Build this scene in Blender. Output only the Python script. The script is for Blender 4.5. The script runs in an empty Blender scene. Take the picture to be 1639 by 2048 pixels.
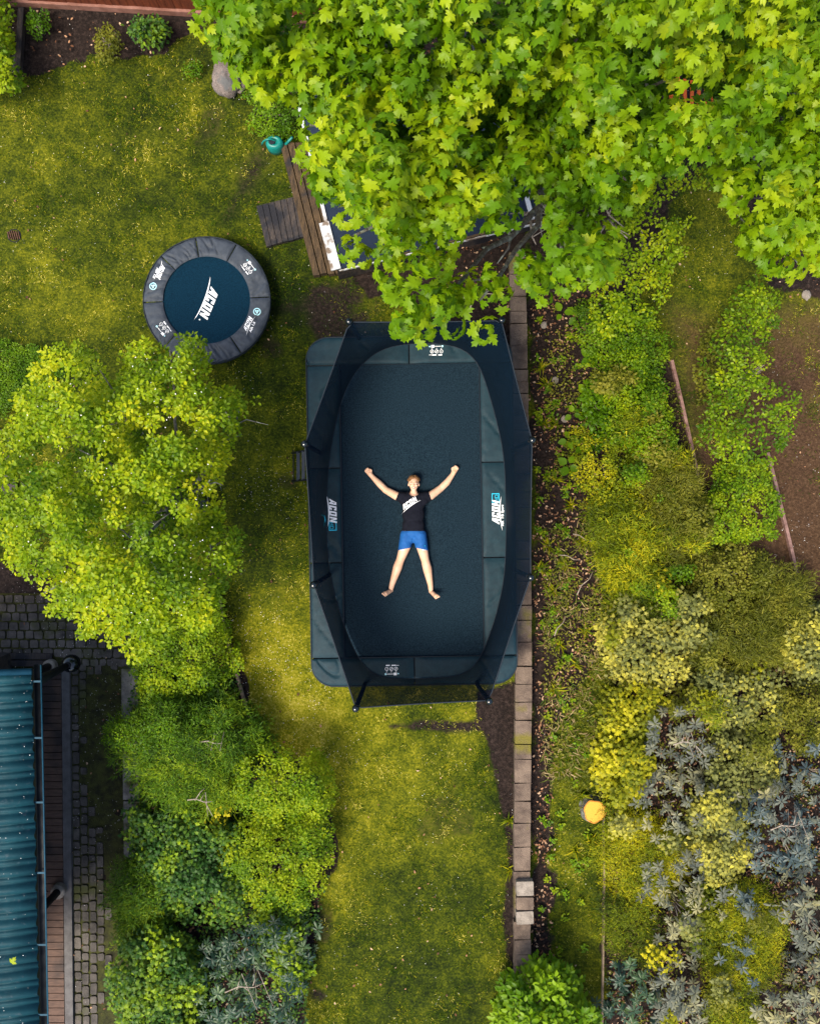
import bpy, bmesh, math, random
import numpy as np
from mathutils import Vector, Matrix
from mathutils.bvhtree import BVHTree
R = math.radians
# ------------------------------------------------------------------ camera, sky, sun
H, F, CX, CY = 13.4, 1650.0, 819.5, 1024.0
sc = bpy.context.scene
col = sc.collection
cam_d = bpy.data.cameras.new('camera')
cam_d.sensor_fit = 'VERTICAL'; cam_d.sensor_height = 24; cam_d.sensor_width = 24
cam_d.lens = F/2048*24; cam_d.clip_end = 500
cam = bpy.data.objects.new('camera', cam_d); col.objects.link(cam)
cam.location = (0, 0, H); sc.camera = cam
SUN_EL, SUN_AZ = R(62), R(225)       # azimuth clockwise from +Y (up in the picture)
w = bpy.data.worlds.new('World'); sc.world = w; w.use_nodes = True
nt = w.node_tree; bg = nt.nodes['Background']
sky = nt.nodes.new('ShaderNodeTexSky'); sky.sky_type = 'NISHITA'; sky.sun_disc = False
sky.sun_elevation = SUN_EL; sky.sun_rotation = SUN_AZ; sky.air_density = 1.0; sky.dust_density = 3.0
nt.links.new(sky.outputs[0], bg.inputs[0]); bg.inputs[1].default_value = 0.13
sd = bpy.data.lights.new('sun', 'SUN'); sd.energy = 2.4; sd.angle = R(22); sd.color = (1, .90, .72)
sun = bpy.data.objects.new('sun', sd); col.objects.link(sun)
sv = Vector((math.sin(SUN_AZ)*math.cos(SUN_EL), math.cos(SUN_AZ)*math.cos(SUN_EL), math.sin(SUN_EL)))
sun.rotation_euler = sv.to_track_quat('Z', 'Y').to_euler(); sun.location = (-6, -8, 15)
sc.view_settings.view_transform = 'Standard'; sc.view_settings.look = 'None'
sc.view_settings.exposure = 1.20; sc.view_settings.gamma = 1
sc.cycles.max_bounces = 6; sc.cycles.transparent_max_bounces = 16

# ------------------------------------------------------------------ helpers
rng = np.random.default_rng(7); random.seed(7)
def P(px, py, z=0.0):
    k = (H-z)/F
    return Vector(((px-CX)*k, -(py-CY)*k, z))
def PP(pts, z=0.0): return [P(x, y, z) for x, y in pts]
def lin(c):
    c = np.array(c)/255.0
    return tuple(np.where(c <= .04045, c/12.92, ((c+.055)/1.055)**2.4))
_tab = rng.random((256, 256))
def vnoise(x, y, s=1.0, seed=0):
    x = np.asarray(x)/s+seed*17.3+500; y = np.asarray(y)/s+seed*9.1+500
    xi = np.floor(x).astype(int); yi = np.floor(y).astype(int); fx = x-xi; fy = y-yi
    fx = fx*fx*(3-2*fx); fy = fy*fy*(3-2*fy)
    a = _tab[xi % 256, yi % 256]; b = _tab[(xi+1) % 256, yi % 256]
    c = _tab[xi % 256, (yi+1) % 256]; d = _tab[(xi+1) % 256, (yi+1) % 256]
    return (a*(1-fx)+b*fx)*(1-fy)+(c*(1-fx)+d*fx)*fy
def fnoise(x, y, s, seed=0, o=3):
    t = 0; a = 1; n = 0
    for k in range(o):
        t = t+a*vnoise(x, y, s/2**k, seed+k*3); n += a; a *= .5
    return t/n
def psd(px, py, poly):
    """signed distance in px to polygon, positive inside"""
    px = np.asarray(px, float); py = np.asarray(py, float)
    P0 = np.array(poly, float); n = len(P0)
    ins = np.zeros(px.shape, bool); d = np.full(px.shape, 1e9)
    for i in range(n):
        x0, y0 = P0[i]; x1, y1 = P0[(i+1) % n]
        c = ((y0 > py) != (y1 > py)) & (px < (x1-x0)*(py-y0)/((y1-y0) if y1 != y0 else 1e-9)+x0)
        ins ^= c
        dx, dy = x1-x0, y1-y0; L = dx*dx+dy*dy+1e-9
        t = np.clip(((px-x0)*dx+(py-y0)*dy)/L, 0, 1)
        d = np.minimum(d, np.hypot(px-(x0+t*dx), py-(y0+t*dy)))
    return np.where(ins, d, -d)
def sstep(a, b, x):
    t = np.clip((x-a)/(b-a), 0, 1); return t*t*(3-2*t)

def link(name, me, mat=None, parent=None):
    o = bpy.data.objects.new(name, me); col.objects.link(o)
    if mat is not None and me is not None: me.materials.append(mat)
    if parent is not None: o.parent = parent
    return o
def raw(name, V, faces_flat, counts, mat, parent=None, attrs=None, smooth=False):
    me = bpy.data.meshes.new(name)
    V = np.ascontiguousarray(V, np.float32).reshape(-1, 3)
    ff = np.ascontiguousarray(faces_flat, np.int32).ravel()
    counts = np.asarray(counts, np.int32)
    me.vertices.add(len(V)); me.vertices.foreach_set('co', V.ravel())
    me.loops.add(len(ff)); me.loops.foreach_set('vertex_index', ff)
    me.polygons.add(len(counts))
    st = np.concatenate([[0], np.cumsum(counts)[:-1]]).astype(np.int32)
    me.polygons.foreach_set('loop_start', st); me.polygons.foreach_set('loop_total', counts)
    me.update(calc_edges=True)
    if attrs:
        for k, (dom, val) in attrs.items():
            a = me.attributes.new(k, 'FLOAT', dom); a.data.foreach_set('value', np.asarray(val, np.float32))
    if smooth: me.polygons.foreach_set('use_smooth', np.ones(len(counts), bool))
    return link(name, me, mat, parent)
class MB:
    def __init__(s): s.v = []; s.f = []; s.sm = False
    def add(s, vs, fs):
        o = len(s.v); s.v += [tuple(v) for v in vs]; s.f += [tuple(i+o for i in f) for f in fs]; return s
    def prism(s, pts, z0, z1, top_scale=1.0):
        n = len(pts)
        A = sum(pts[i][0]*pts[(i+1) % n][1]-pts[(i+1) % n][0]*pts[i][1] for i in range(n))
        if A < 0: pts = pts[::-1]
        cx = sum(p[0] for p in pts)/n; cy = sum(p[1] for p in pts)/n
        vs = [(p[0], p[1], z0) for p in pts]+[(cx+(p[0]-cx)*top_scale, cy+(p[1]-cy)*top_scale, z1) for p in pts]
        fs = [tuple(range(n-1, -1, -1)), tuple(range(n, 2*n))]+[(i, (i+1) % n, n+(i+1) % n, n+i) for i in range(n)]
        return s.add(vs, fs)
    def box(s, c, d, rz=0, bev=0):
        x, y, z = d[0]/2, d[1]/2, d[2]/2
        q = [(-x, -y), (x, -y), (x, y), (-x, y)]
        if bev: q = [(-x+bev, -y), (x-bev, -y), (x, -y+bev), (x, y-bev), (x-bev, y), (-x+bev, y), (-x, y-bev), (-x, -y+bev)]
        cs, sn = math.cos(rz), math.sin(rz)
        q = [(c[0]+a*cs-b*sn, c[1]+a*sn+b*cs) for a, b in q]
        return s.prism(q, c[2]-z, c[2]+z)
    def tube(s, pts, r, n=8, cap=True):
        pts = [Vector(p) for p in pts]; m = len(pts)
        rs = r if isinstance(r, (list, tuple)) else [r]*m
        vs = []; up = None
        for i, p in enumerate(pts):
            t = (pts[min(i+1, m-1)]-pts[max(i-1, 0)]).normalized()
            if up is None: up = t.orthogonal().normalized()
            up = (up-t*up.dot(t)).normalized(); b = t.cross(up)
            for k in range(n):
                a = 2*math.pi*k/n; vs.append(p+(up*math.cos(a)+b*math.sin(a))*rs[i])
        fs = [(i*n+k, i*n+(k+1) % n, (i+1)*n+(k+1) % n, (i+1)*n+k) for i in range(m-1) for k in range(n)]
        if cap: fs += [tuple(range(n-1, -1, -1)), tuple((m-1)*n+k for k in range(n))]
        return s.add(vs, fs)
    def lathe(s, prof, c, n=24, sx=1, sy=1):
        vs = []; m = len(prof)
        for r, z in prof:
            for k in range(n):
                a = 2*math.pi*k/n; vs.append((c[0]+r*sx*math.cos(a), c[1]+r*sy*math.sin(a), c[2]+z))
        fs = [(i*n+k, i*n+(k+1) % n, (i+1)*n+(k+1) % n, (i+1)*n+k) for i in range(m-1) for k in range(n)]
        fs += [tuple(range(n-1, -1, -1)), tuple((m-1)*n+k for k in range(n))]
        return s.add(vs, fs)
    def build(s, name, mat, parent=None, smooth=False):
        me = bpy.data.meshes.new(name); me.from_pydata(s.v, [], s.f)
        if smooth: me.polygons.foreach_set('use_smooth', [True]*len(me.polygons))
        me.update(); return link(name, me, mat, parent)
def tag(o, label=None, cat=None, group=None, kind=None):
    if label: o['label'] = label
    if cat: o['category'] = cat
    if group: o['group'] = group
    if kind: o['kind'] = kind
    return o
def thing(name, label, cat, loc=(0, 0, 0), group=None):
    o = bpy.data.objects.new(name, None); col.objects.link(o); o.location = loc; o.empty_display_size = .1
    bpy.context.view_layer.update()
    return tag(o, label, cat, group)
def adopt(root, *obs):
    """parent world-space built meshes under an Empty that stands elsewhere"""
    for o in obs:
        o.parent = root; o.matrix_parent_inverse = Matrix.Translation(root.location).inverted()

# ------------------------------------------------------------------ materials
def base(name):
    m = bpy.data.materials.new(name); m.use_nodes = True
    return m, m.node_tree.nodes, m.node_tree.links, m.node_tree.nodes['Principled BSDF']
def pm(name, c1, c2=None, scale=4, rough=.7, bump=0, bscale=40, spec=.3, c3=None, s3=.5, t3=.6, stretch=None, metal=0):
    m, n, l, b = base(name)
    b.inputs['Roughness'].default_value = rough; b.inputs['Specular IOR Level'].default_value = spec
    b.inputs['Metallic'].default_value = metal
    tc = n.new('ShaderNodeTexCoord'); src = tc.outputs['Object']
    if stretch:
        mp = n.new('ShaderNodeMapping'); mp.inputs['Scale'].default_value = stretch; l.new(src, mp.inputs[0]); src = mp.outputs[0]
    if c2 is None: b.inputs['Base Color'].default_value = (*c1, 1)
    else:
        t = n.new('ShaderNodeTexNoise'); t.inputs['Scale'].default_value = scale; t.inputs['Detail'].default_value = 6
        t.inputs['Roughness'].default_value = .65; l.new(src, t.inputs[0])
        r = n.new('ShaderNodeValToRGB'); r.color_ramp.elements[0].position = .35; r.color_ramp.elements[1].position = .65
        r.color_ramp.elements[0].color = (*c1, 1); r.color_ramp.elements[1].color = (*c2, 1)
        l.new(t.outputs[0], r.inputs[0]); out = r.outputs[0]
        if c3 is not None:
            t2 = n.new('ShaderNodeTexNoise'); t2.inputs['Scale'].default_value = s3; t2.inputs['Detail'].default_value = 8
            l.new(tc.outputs['Object'], t2.inputs[0])
            r2 = n.new('ShaderNodeValToRGB'); r2.color_ramp.elements[0].position = t3-.04; r2.color_ramp.elements[1].position = t3+.06
            l.new(t2.outputs[0], r2.inputs[0])
            mx = n.new('ShaderNodeMixRGB'); l.new(r2.outputs[0], mx.inputs[0]); l.new(out, mx.inputs[1]); mx.inputs[2].default_value = (*c3, 1)
            out = mx.outputs[0]
        l.new(out, b.inputs['Base Color'])
    if bump:
        t = n.new('ShaderNodeTexNoise'); t.inputs['Scale'].default_value = bscale; t.inputs['Detail'].default_value = 5; l.new(src, t.inputs[0])
        bp = n.new('ShaderNodeBump'); bp.inputs['Strength'].default_value = bump; bp.inputs['Distance'].default_value = .02
        l.new(t.outputs[0], bp.inputs['Height']); l.new(bp.outputs[0], b.inputs['Normal'])
    return m
def leafmat(name, stops, rough=.45, trans=.3, spec=.16, tint=(1.0, 1.1, .4), gain=(1.35, 1.32, .7)):
    """stops: colours along the per-leaf 'rnd' attribute (leaf age and kind)"""
    m, n, l, b = base(name)
    at = n.new('ShaderNodeAttribute'); at.attribute_name = 'rnd'
    r = n.new('ShaderNodeValToRGB'); l.new(at.outputs['Fac'], r.inputs[0])
    k = len(stops); el = r.color_ramp.elements
    while len(el) < k: el.new(.5)
    for i, (p, c) in enumerate(stops): el[i].position = p; el[i].color = (*[a_*g_ for a_, g_ in zip(c, gain)], 1)
    l.new(r.outputs[0], b.inputs['Base Color'])
    b.inputs['Roughness'].default_value = rough; b.inputs['Specular IOR Level'].default_value = spec
    if trans:
        tr = n.new('ShaderNodeBsdfTranslucent')
        mt = n.new('ShaderNodeMixRGB'); mt.blend_type = 'MULTIPLY'; mt.inputs[0].default_value = 1
        l.new(r.outputs[0], mt.inputs[1]); mt.inputs[2].default_value = (*tint, 1); l.new(mt.outputs[0], tr.inputs[0])
        mx = n.new('ShaderNodeMixShader'); mx.inputs[0].default_value = trans
        l.new(b.outputs[0], mx.inputs[1]); l.new(tr.outputs[0], mx.inputs[2])
        l.new(mx.outputs[0], n['Material Output'].inputs[0])
    return m

# ------------------------------------------------------------------ leaves
def fan(outline, center, zc):
    V = [(center[0], center[1], zc)]+list(outline); n = len(outline)
    return np.array(V, float), np.array([(0, 1+i, 1+(i+1) % n) for i in range(n)])
_h = [(0.13, -.09, -.02), (.40, -.12, -.12), (.34, .05, .0), (.52, .08, -.08), (.74, .30, -.20), (.50, .33, -.05), (.50, .50, -.12),
      (.23, .42, .07), (.29, .62, -.03), (.34, .78, -.14), (.14, .80, -.10)]
_ml = [(0, 0, 0)]+_h+[(0, 1.05, -.26)]+[(-x, y, z) for x, y, z in _h[::-1]]
LEAF = {}
LEAF['maple'] = fan(_ml, (0, .22), .07)
_s = [(.22, -.06, 0), (.42, .12, -.05), (.30, .28, 0), (.46, .50, -.06), (.22, .55, .0), (.16, .82, -.03)]
LEAF['lobed'] = fan([(0, .05, 0)]+_s+[(0, .98, -.12)]+[(-x, y, z) for x, y, z in _s[::-1]], (0, .3), .08)
LEAF['apple'] = (np.array([(0, 0, 0), (.24, .28, .07), (.27, .6, .05), (0, 1, -.10), (-.27, .6, .05), (-.24, .28, .07), (0, .5, -.02)], float),
                 np.array([(0, 1, 6), (1, 2, 6), (2, 3, 6), (3, 4, 6), (4, 5, 6), (5, 0, 6)]))
LEAF['round'] = (np.array([(0, 0, 0), (.32, .3, .04), (.28, .75, .02), (0, 1, -.05), (-.28, .75, .02), (-.32, .3, .04)], float),
                 np.array([(0, 1, 2), (0, 2, 3), (0, 3, 4), (0, 4, 5)]))
LEAF['rhodo'] = (np.array([(0, 0, 0), (.11, .25, -.03), (.16, .6, -.06), (.09, .88, -.09), (0, 1, -.13), (-.09, .88, -.09), (-.16, .6, -.06), (-.11, .25, -.03), (0, .3, .02), (0, .65, 0)], float),
                 np.array([(0, 1, 8), (1, 2, 8), (2, 9, 8), (2, 3, 9), (3, 4, 9), (4, 5, 9), (5, 6, 9), (6, 8, 9), (6, 7, 8), (7, 0, 8)]))
LEAF['hosta'] = (np.array([(0, 0, 0), (.30, .2, .05), (.38, .5, .03), (.22, .82, -.03), (0, 1, -.12), (-.22, .82, -.03), (-.38, .5, .03), (-.30, .2, .05), (0, .5, -.05)], float),
                 np.array([(i, (i+1) % 8, 8) for i in range(8)]))
LEAF['needle'] = (np.array([(-.09, 0, 0), (.09, 0, 0), (0, 1, 0)], float), np.array([(0, 1, 2)]))
LEAF['blade'] = (np.array([(-.06, 0, 0), (.06, 0, 0), (-.045, .55, .05), (.045, .55, .05), (0, 1, -.1)], float), np.array([(0, 1, 3), (0, 3, 2), (2, 3, 4)]))
def place(kind, pos, az, pitch, roll, size):
    """pos (n,3); az: heading of the leaf tip; pitch: up positive; returns verts, faces, n_faces_per_leaf"""
    T, Fc = LEAF[kind]
    ca, sa, cp, sp = np.cos(az), np.sin(az), np.cos(pitch), np.sin(pitch)
    ydir = np.stack([ca*cp, sa*cp, sp], 1)
    xdir = np.stack([sa, -ca, np.zeros_like(az)], 1)
    zdir = np.cross(xdir, ydir)
    cr, sr = np.cos(roll)[:, None], np.sin(roll)[:, None]
    x2 = xdir*cr+zdir*sr; z2 = -xdir*sr+zdir*cr
    M = np.stack([x2, ydir, z2], 1)                       # n,3(axis),3
    V = np.einsum('ka,nac->nkc', T, M)*size[:, None, None]+pos[:, None, :]
    n = len(pos); k = len(T)
    Fa = Fc[None]+(np.arange(n)*k)[:, None, None]
    return V.reshape(-1, 3), Fa.reshape(-1, 3), len(Fc)
def leaves(name, kind, pos, az, pitch, roll, size, rnd, mat, parent=None):
    V, Fa, nf = place(kind, pos, az, pitch, roll, size)
    return raw(name, V, Fa, np.full(len(Fa), 3), mat, parent, {'rnd': ('FACE', np.repeat(rnd, nf))})
STY = {  # n leaves, cluster radius, pitch mean/sd deg, size mean, z spread
 'maple': (9, .085, -40, 24, .108, .08), 'apple': (8, .034, -8, 30, .060, .03), 'round': (8, .03, 5, 30, .042, .03),
 'lobed': (5, .05, -15, 22, .065, .03), 'rhodo': (8, .008, -10, 12, .112, .004), 'needle': (22, .05, 12, 32, .078, .03),
 'big': (7, .04, -10, 24, .105, .04)}
def foliage(name, kind, poly, z0, z1, dens, mat, parent=None, edge=60, bump=.35, bs=90, deep=.35, pits=(), holes=(), seed=1, shrink=0,
            size=1.0, edge_noise=18, toneS=60, sty=None, gap=0.0, tone=0.0):
    g = np.random.default_rng(seed); sty = sty or kind
    n, cr, pm_, ps, sz, zs = STY[sty]; lk = 'apple' if kind == 'big' else kind
    pa = np.array(poly, float); x0, y0 = pa.min(0)-edge_noise; x1, y1 = pa.max(0)+edge_noise
    k = (H-(z0+z1)/2)/F; area = (x1-x0)*(y1-y0)*k*k; N = int(area*dens)
    px = g.uniform(x0, x1, N); py = g.uniform(y0, y1, N)
    d = psd(px, py, poly)+(fnoise(px, py, 50, seed+40)-.5)*2*edge_noise
    d = d-shrink; keep = d > 0
    for hx, hy, hr in holes:
        keep &= np.hypot(px-hx, py-hy)+(vnoise(px, py, 22, seed+9)-.5)*hr*.8 > hr
    if gap: keep &= fnoise(px, py, bs*.7, seed+77) > gap
    if keep.sum() < 4: keep = d > -5
    px, py, d = px[keep], py[keep], d[keep]
    dome = 1-(1-np.clip(d/edge, 0, 1))**2
    z = z0+(z1-z0)*dome+(fnoise(px, py, bs, seed)-.5)*2*bump
    for hx, hy, hr, dep in pits:
        z -= dep*sstep(1, .2, np.hypot(px-hx, py-hy)/hr)
    z -= g.exponential(deep, len(px)); z = np.maximum(z, .04+g.random(len(px))*.12)
    kk = (H-z)/F; C = np.stack([(px-CX)*kk, -(py-CY)*kk, z], 1)
    # gradient of the dome gives the outward direction
    tone_ = np.clip(fnoise(px, py, toneS, seed+5)*1.0+g.normal(0, .10, len(px))+tone, 0, 1)
    m = len(C)
    C = np.repeat(C, n, 0); to = np.repeat(tone_, n)
    if kind == 'rhodo':
        az = np.repeat(g.uniform(0, 6.28, m), n)+np.tile(np.arange(n)*2*math.pi/n, m)+g.normal(0, .12, m*n)
        tilt_az = np.repeat(g.uniform(0, 6.28, m), n); tilt = np.repeat(np.abs(g.normal(0, .6, m)), n)
        pit = R(pm_)+g.normal(0, R(ps), m*n)-np.cos(az-tilt_az)*tilt
        szs = np.repeat(g.uniform(.55, 1.2, m), n)*g.uniform(.7, 1.15, m*n)
    elif kind == 'needle':
        baz = np.repeat(g.uniform(0, 6.28, m), n); t = g.uniform(-.1, .16, m*n)
        az = baz+g.normal(0, .9, m*n); pit = R(pm_)+g.normal(0, R(ps), m*n); szs = g.uniform(.6, 1.2, m*n)
        C = C+np.stack([np.cos(baz)*t, np.sin(baz)*t, .12*t], 1)
    else:
        az = np.repeat(g.uniform(0, 6.28, m), n)+np.tile(np.arange(n)*2.399, m)+g.normal(0, .25, m*n)
        pit = R(pm_)+g.normal(0, R(ps), m*n); szs = g.uniform(.62, 1.15, m*n)
    rr = cr*np.sqrt(g.random(m*n))*(1 if kind != 'maple' else 1)+cr*.3
    C = C+np.stack([np.cos(az)*rr, np.sin(az)*rr, g.normal(0, zs, m*n)], 1)
    roll = g.normal(0, .35 if kind != 'rhodo' else .12, m*n)
    rnd = np.clip(to+g.normal(0, .14 if kind == 'needle' else .09, m*n), 0, 1)
    return leaves(name, lk, C, az, pit, roll, sz*size*szs, rnd, mat, parent)
def ell(cx, cy, rx, ry, seed=0, n=20, rot=0):
    g = np.random.default_rng(seed+999); out = []
    for i in range(n):
        a = 2*math.pi*i/n; r = 1+g.normal(0, .08)
        x, y = math.cos(a)*rx*r, math.sin(a)*ry*r
        out.append((cx+x*math.cos(rot)-y*math.sin(rot), cy+x*math.sin(rot)+y*math.cos(rot)))
    return out
# ------------------------------------------------------------------ material library
M = {}
M['soil'] = pm('soil', (.012, .009, .007), (.035, .024, .018), 14, .95, .6, 60)
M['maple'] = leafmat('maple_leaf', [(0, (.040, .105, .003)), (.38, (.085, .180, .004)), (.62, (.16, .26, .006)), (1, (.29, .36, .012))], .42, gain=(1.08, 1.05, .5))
M['maple_shaded'] = leafmat('maple_leaf_shaded', [(0, (.018, .060, .003)), (.5, (.045, .115, .004)), (1, (.10, .19, .006))], .45, gain=(1.1, 1.1, .6))  # darker copy of the maple leaf, canopy shade put into its colour
M['apple'] = leafmat('apple_leaf', [(0, (.030, .075, .003)), (.4, (.105, .175, .004)), (.7, (.20, .26, .006)), (1, (.33, .34, .010))], .42)
M['bright'] = leafmat('bright_shrub_leaf', [(0, (.022, .062, .002)), (.45, (.080, .150, .003)), (1, (.22, .27, .006))], .5)
M['olive'] = leafmat('olive_shrub_leaf', [(0, (.035, .045, .006)), (.5, (.085, .095, .012)), (1, (.20, .19, .04))], .5)
M['yellow'] = leafmat('yellow_shrub_leaf', [(0, (.04, .06, .004)), (.5, (.14, .155, .010)), (1, (.38, .34, .02))], .5)
M['juniper'] = leafmat('juniper_needle', [(0, (.006, .022, .001)), (.5, (.040, .095, .003)), (1, (.15, .21, .006))], .6, .12)
M['moss'] = leafmat('mossy_shrub_leaf', [(0, (.012, .025, .001)), (.5, (.10, .135, .003)), (1, (.34, .30, .008))], .6, .15)
M['ivy'] = leafmat('ivy_leaf', [(0, (.010, .035, .010)), (.45, (.025, .07, .020)), (.7, (.07, .13, .014)), (1, (.18, .26, .010))], .45, .2)
M['pale'] = leafmat('pale_ivy_leaf', [(0, (.040, .052, .030)), (.5, (.12, .13, .06)), (1, (.34, .31, .07))], .5, .2)
M['rhodo'] = leafmat('rhododendron_leaf', [(0, (.008, .026, .014)), (.5, (.020, .050, .028)), (1, (.07, .12, .035))], .4, .1, .3, gain=(1, 1, 1))
M['rhodo_grey'] = leafmat('grey_rhododendron_leaf', [(0, (.045, .052, .044)), (.5, (.105, .115, .082)), (1, (.25, .23, .10))], .42, .1, .25, gain=(1, 1, 1))
M['rhodo_blue'] = leafmat('blue_rhododendron_leaf', [(0, (.022, .040, .044)), (.5, (.055, .080, .080)), (1, (.17, .17, .11))], .42, .1, .25, gain=(1, 1, 1))
M['green'] = leafmat('green_leaf', [(0, (.020, .055, .003)), (.5, (.055, .125, .004)), (1, (.14, .23, .008))], .42)
M['grass'] = leafmat('grass_blade', [(0, (.010, .028, .001)), (.3, (.036, .072, .002)), (.55, (.115, .140, .004)), (.8, (.27, .235, .012)), (1, (.54, .47, .20))], .6, .2, .1)
M['litter'] = leafmat('fallen_leaf', [(0, (.05, .022, .012)), (.4, (.16, .07, .035)), (.7, (.32, .17, .09)), (1, (.50, .34, .22))], .7, .0, gain=(1, 1, 1))
M['petal'] = leafmat('petal', [(0, (.45, .42, .40)), (.6, (.75, .70, .62)), (1, (.85, .85, .88))], .6, .0, gain=(1, 1, 1))
M['bark'] = pm('bark', (.05, .045, .04), (.16, .15, .13), 22, .9, .6, 60, c3=(.22, .24, .20), s3=9, t3=.55)
M['twig'] = pm('twig', (.16, .12, .09), (.36, .31, .25), 30, .85)
M['white_paint'] = pm('peeling_white_paint', (.46, .48, .50), (.56, .58, .60), 6, .6, .25, 40, c3=(.16, .12, .09), s3=6, t3=.57)
M['dark_glass'] = pm('dark_glass', (.008, .014, .028), (.014, .022, .040), 5, .25, .0, spec=.5)
M['wood'] = pm('weathered_board', (.026, .018, .011), (.095, .060, .030), 5, .85, .5, 30, c3=(.02, .018, .018), s3=2.2, t3=.60, stretch=(6, 1, 1))
M['wood_dark'] = pm('dark_board', (.018, .017, .020), (.060, .046, .038), 5, .7, .5, 30, c3=(.012, .012, .016), s3=3, t3=.55, stretch=(6, 1, 1))
M['deck'] = pm('brown_deck_board', (.065, .038, .028), (.12, .070, .050), 6, .75, .3, 40, stretch=(1, 5, 1), c3=(.03, .022, .02), s3=1.2, t3=.6)
M['red_wood'] = pm('red_painted_board', (.075, .017, .007), (.14, .032, .010), 5, .75, .3, 30, stretch=(5, 5, .6))
M['concrete'] = pm('concrete', (.08, .076, .070), (.20, .19, .172), 6, .9, .5, 50, c3=(.05, .055, .012), s3=2.6, t3=.55)
M['kerb'] = pm('kerb_stone', (.075, .07, .07), (.12, .115, .115), 8, .85, .3, 50)
M['cobble'] = pm('cobble_stone', (.030, .027, .025), (.105, .092, .080), 3.5, .8, .5, 45, c3=(.05, .055, .015), s3=1.6, t3=.60)
M['joint'] = pm('mossy_joint_and_shade', (.015, .015, .006), (.05, .055, .010), 8, .95, .6, 60)  # moss in the joints, also the painted shade strip beside the wall
M['stone'] = pm('wall_stone', (.055, .038, .030), (.175, .128, .094), 2.6, .9, .6, 50, c3=(.13, .11, .02), s3=1.7, t3=.60)
M['stone_pale'] = pm('pale_wall_stone', (.16, .135, .11), (.28, .24, .20), 7, .9, .6, 50)
M['boulder'] = pm('granite', (.07, .055, .05), (.24, .20, .18), 60, .85, .6, 30, c3=(.10, .10, .10), s3=4, t3=.6)
M['roof_blue'] = pm('blue_roof_sheet', (.003, .032, .044), (.005, .048, .064), 4, .6, .15, 60, spec=.2, c3=(.03, .06, .075), s3=14, t3=.66)
M['gutter_blue'] = pm('blue_gutter', (.006, .045, .075), (.010, .060, .10), 6, .6, spec=.2)
M['black'] = pm('black_metal', (.004, .005, .007), (.008, .010, .013), 8, .55, spec=.2)
M['gloss'] = pm('gloss_black', (.003, .006, .008), None, rough=.08, spec=.6)
M['mat_big'] = pm('woven_jumping_mat', (.003, .008, .014), (.013, .029, .043), 55, .85, .3, 300, spec=.06, c3=(.008, .017, .027), s3=90, t3=.62)
M['mat_small'] = pm('small_jumping_mat', (.001, .010, .022), (.003, .024, .046), 60, .85, .3, 300, spec=.06)
M['pad_big'] = pm('teal_black_pad_vinyl', (.004, .019, .029), (.007, .028, .040), 10, .6, .25, 9, spec=.2)
M['pad_small'] = pm('grey_pad_vinyl', (.030, .038, .052), (.046, .056, .072), 10, .6, .3, 10, spec=.2)
M['seam'] = pm('dark_piping', (.006, .012, .020), None, rough=.6)
M['print'] = pm('white_print', (.85, .86, .88), None, rough=.6)
M['cyan'] = pm('cyan_print', (.01, .42, .62), None, rough=.6)
M['pale_cyan'] = pm('pale_cyan_print', (.42, .74, .82), None, rough=.6)
M['can'] = pm('teal_plastic', (.003, .15, .13), (.005, .20, .175), 5, .4, spec=.5)
M['orange'] = pm('orange_paint', (.80, .14, .02), None, rough=.5)
M['steel'] = pm('galvanised_steel', (.10, .10, .11), (.20, .20, .21), 20, .45, metal=.6)
M['rust'] = pm('rusty_iron', (.06, .025, .02), (.14, .06, .045), 30, .8)
M['skin'] = pm('skin', (.60, .36, .23), (.68, .43, .30), 9, .5, .0, spec=.35)
M['hair'] = pm('brown_hair', (.10, .045, .016), (.28, .14, .055), 60, .6, .8, 90)
M['shirt'] = pm('dark_shirt', (.004, .005, .010), (.007, .008, .015), 12, .9, .6, 16, spec=.15)
M['shorts'] = pm('blue_shorts', (.004, .070, .26), (.008, .095, .32), 12, .75, .8, 14)
M['hem'] = pm('white_hem', (.75, .76, .80), None)
M['eye_white'] = pm('eye_white', (.75, .72, .70), None, rough=.3)
M['iris'] = pm('iris', (.02, .03, .04), None, rough=.2)
M['lip'] = pm('lip', (.42, .12, .09), None); M['teeth'] = pm('teeth', (.8, .76, .70), None)
M['cutwood'] = None
def netmat():
    m, n, l, b = base('net_mesh'); b.inputs['Base Color'].default_value = (.001, .008, .018, 1); b.inputs['Roughness'].default_value = .8
    b.inputs['Specular IOR Level'].default_value = .1
    tr = n.new('ShaderNodeBsdfTransparent'); mx = n.new('ShaderNodeMixShader')
    lw = n.new('ShaderNodeLayerWeight'); lw.inputs['Blend'].default_value = .5
    mr = n.new('ShaderNodeMapRange'); mr.inputs[1].default_value = 0; mr.inputs[2].default_value = .9; mr.inputs[3].default_value = .66; mr.inputs[4].default_value = .93
    l.new(lw.outputs['Facing'], mr.inputs[0]); l.new(mr.outputs[0], mx.inputs[0])
    l.new(tr.outputs[0], mx.inputs[1]); l.new(b.outputs[0], mx.inputs[2]); l.new(mx.outputs[0], n['Material Output'].inputs[0])
    return m
M['net'] = netmat()
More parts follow.
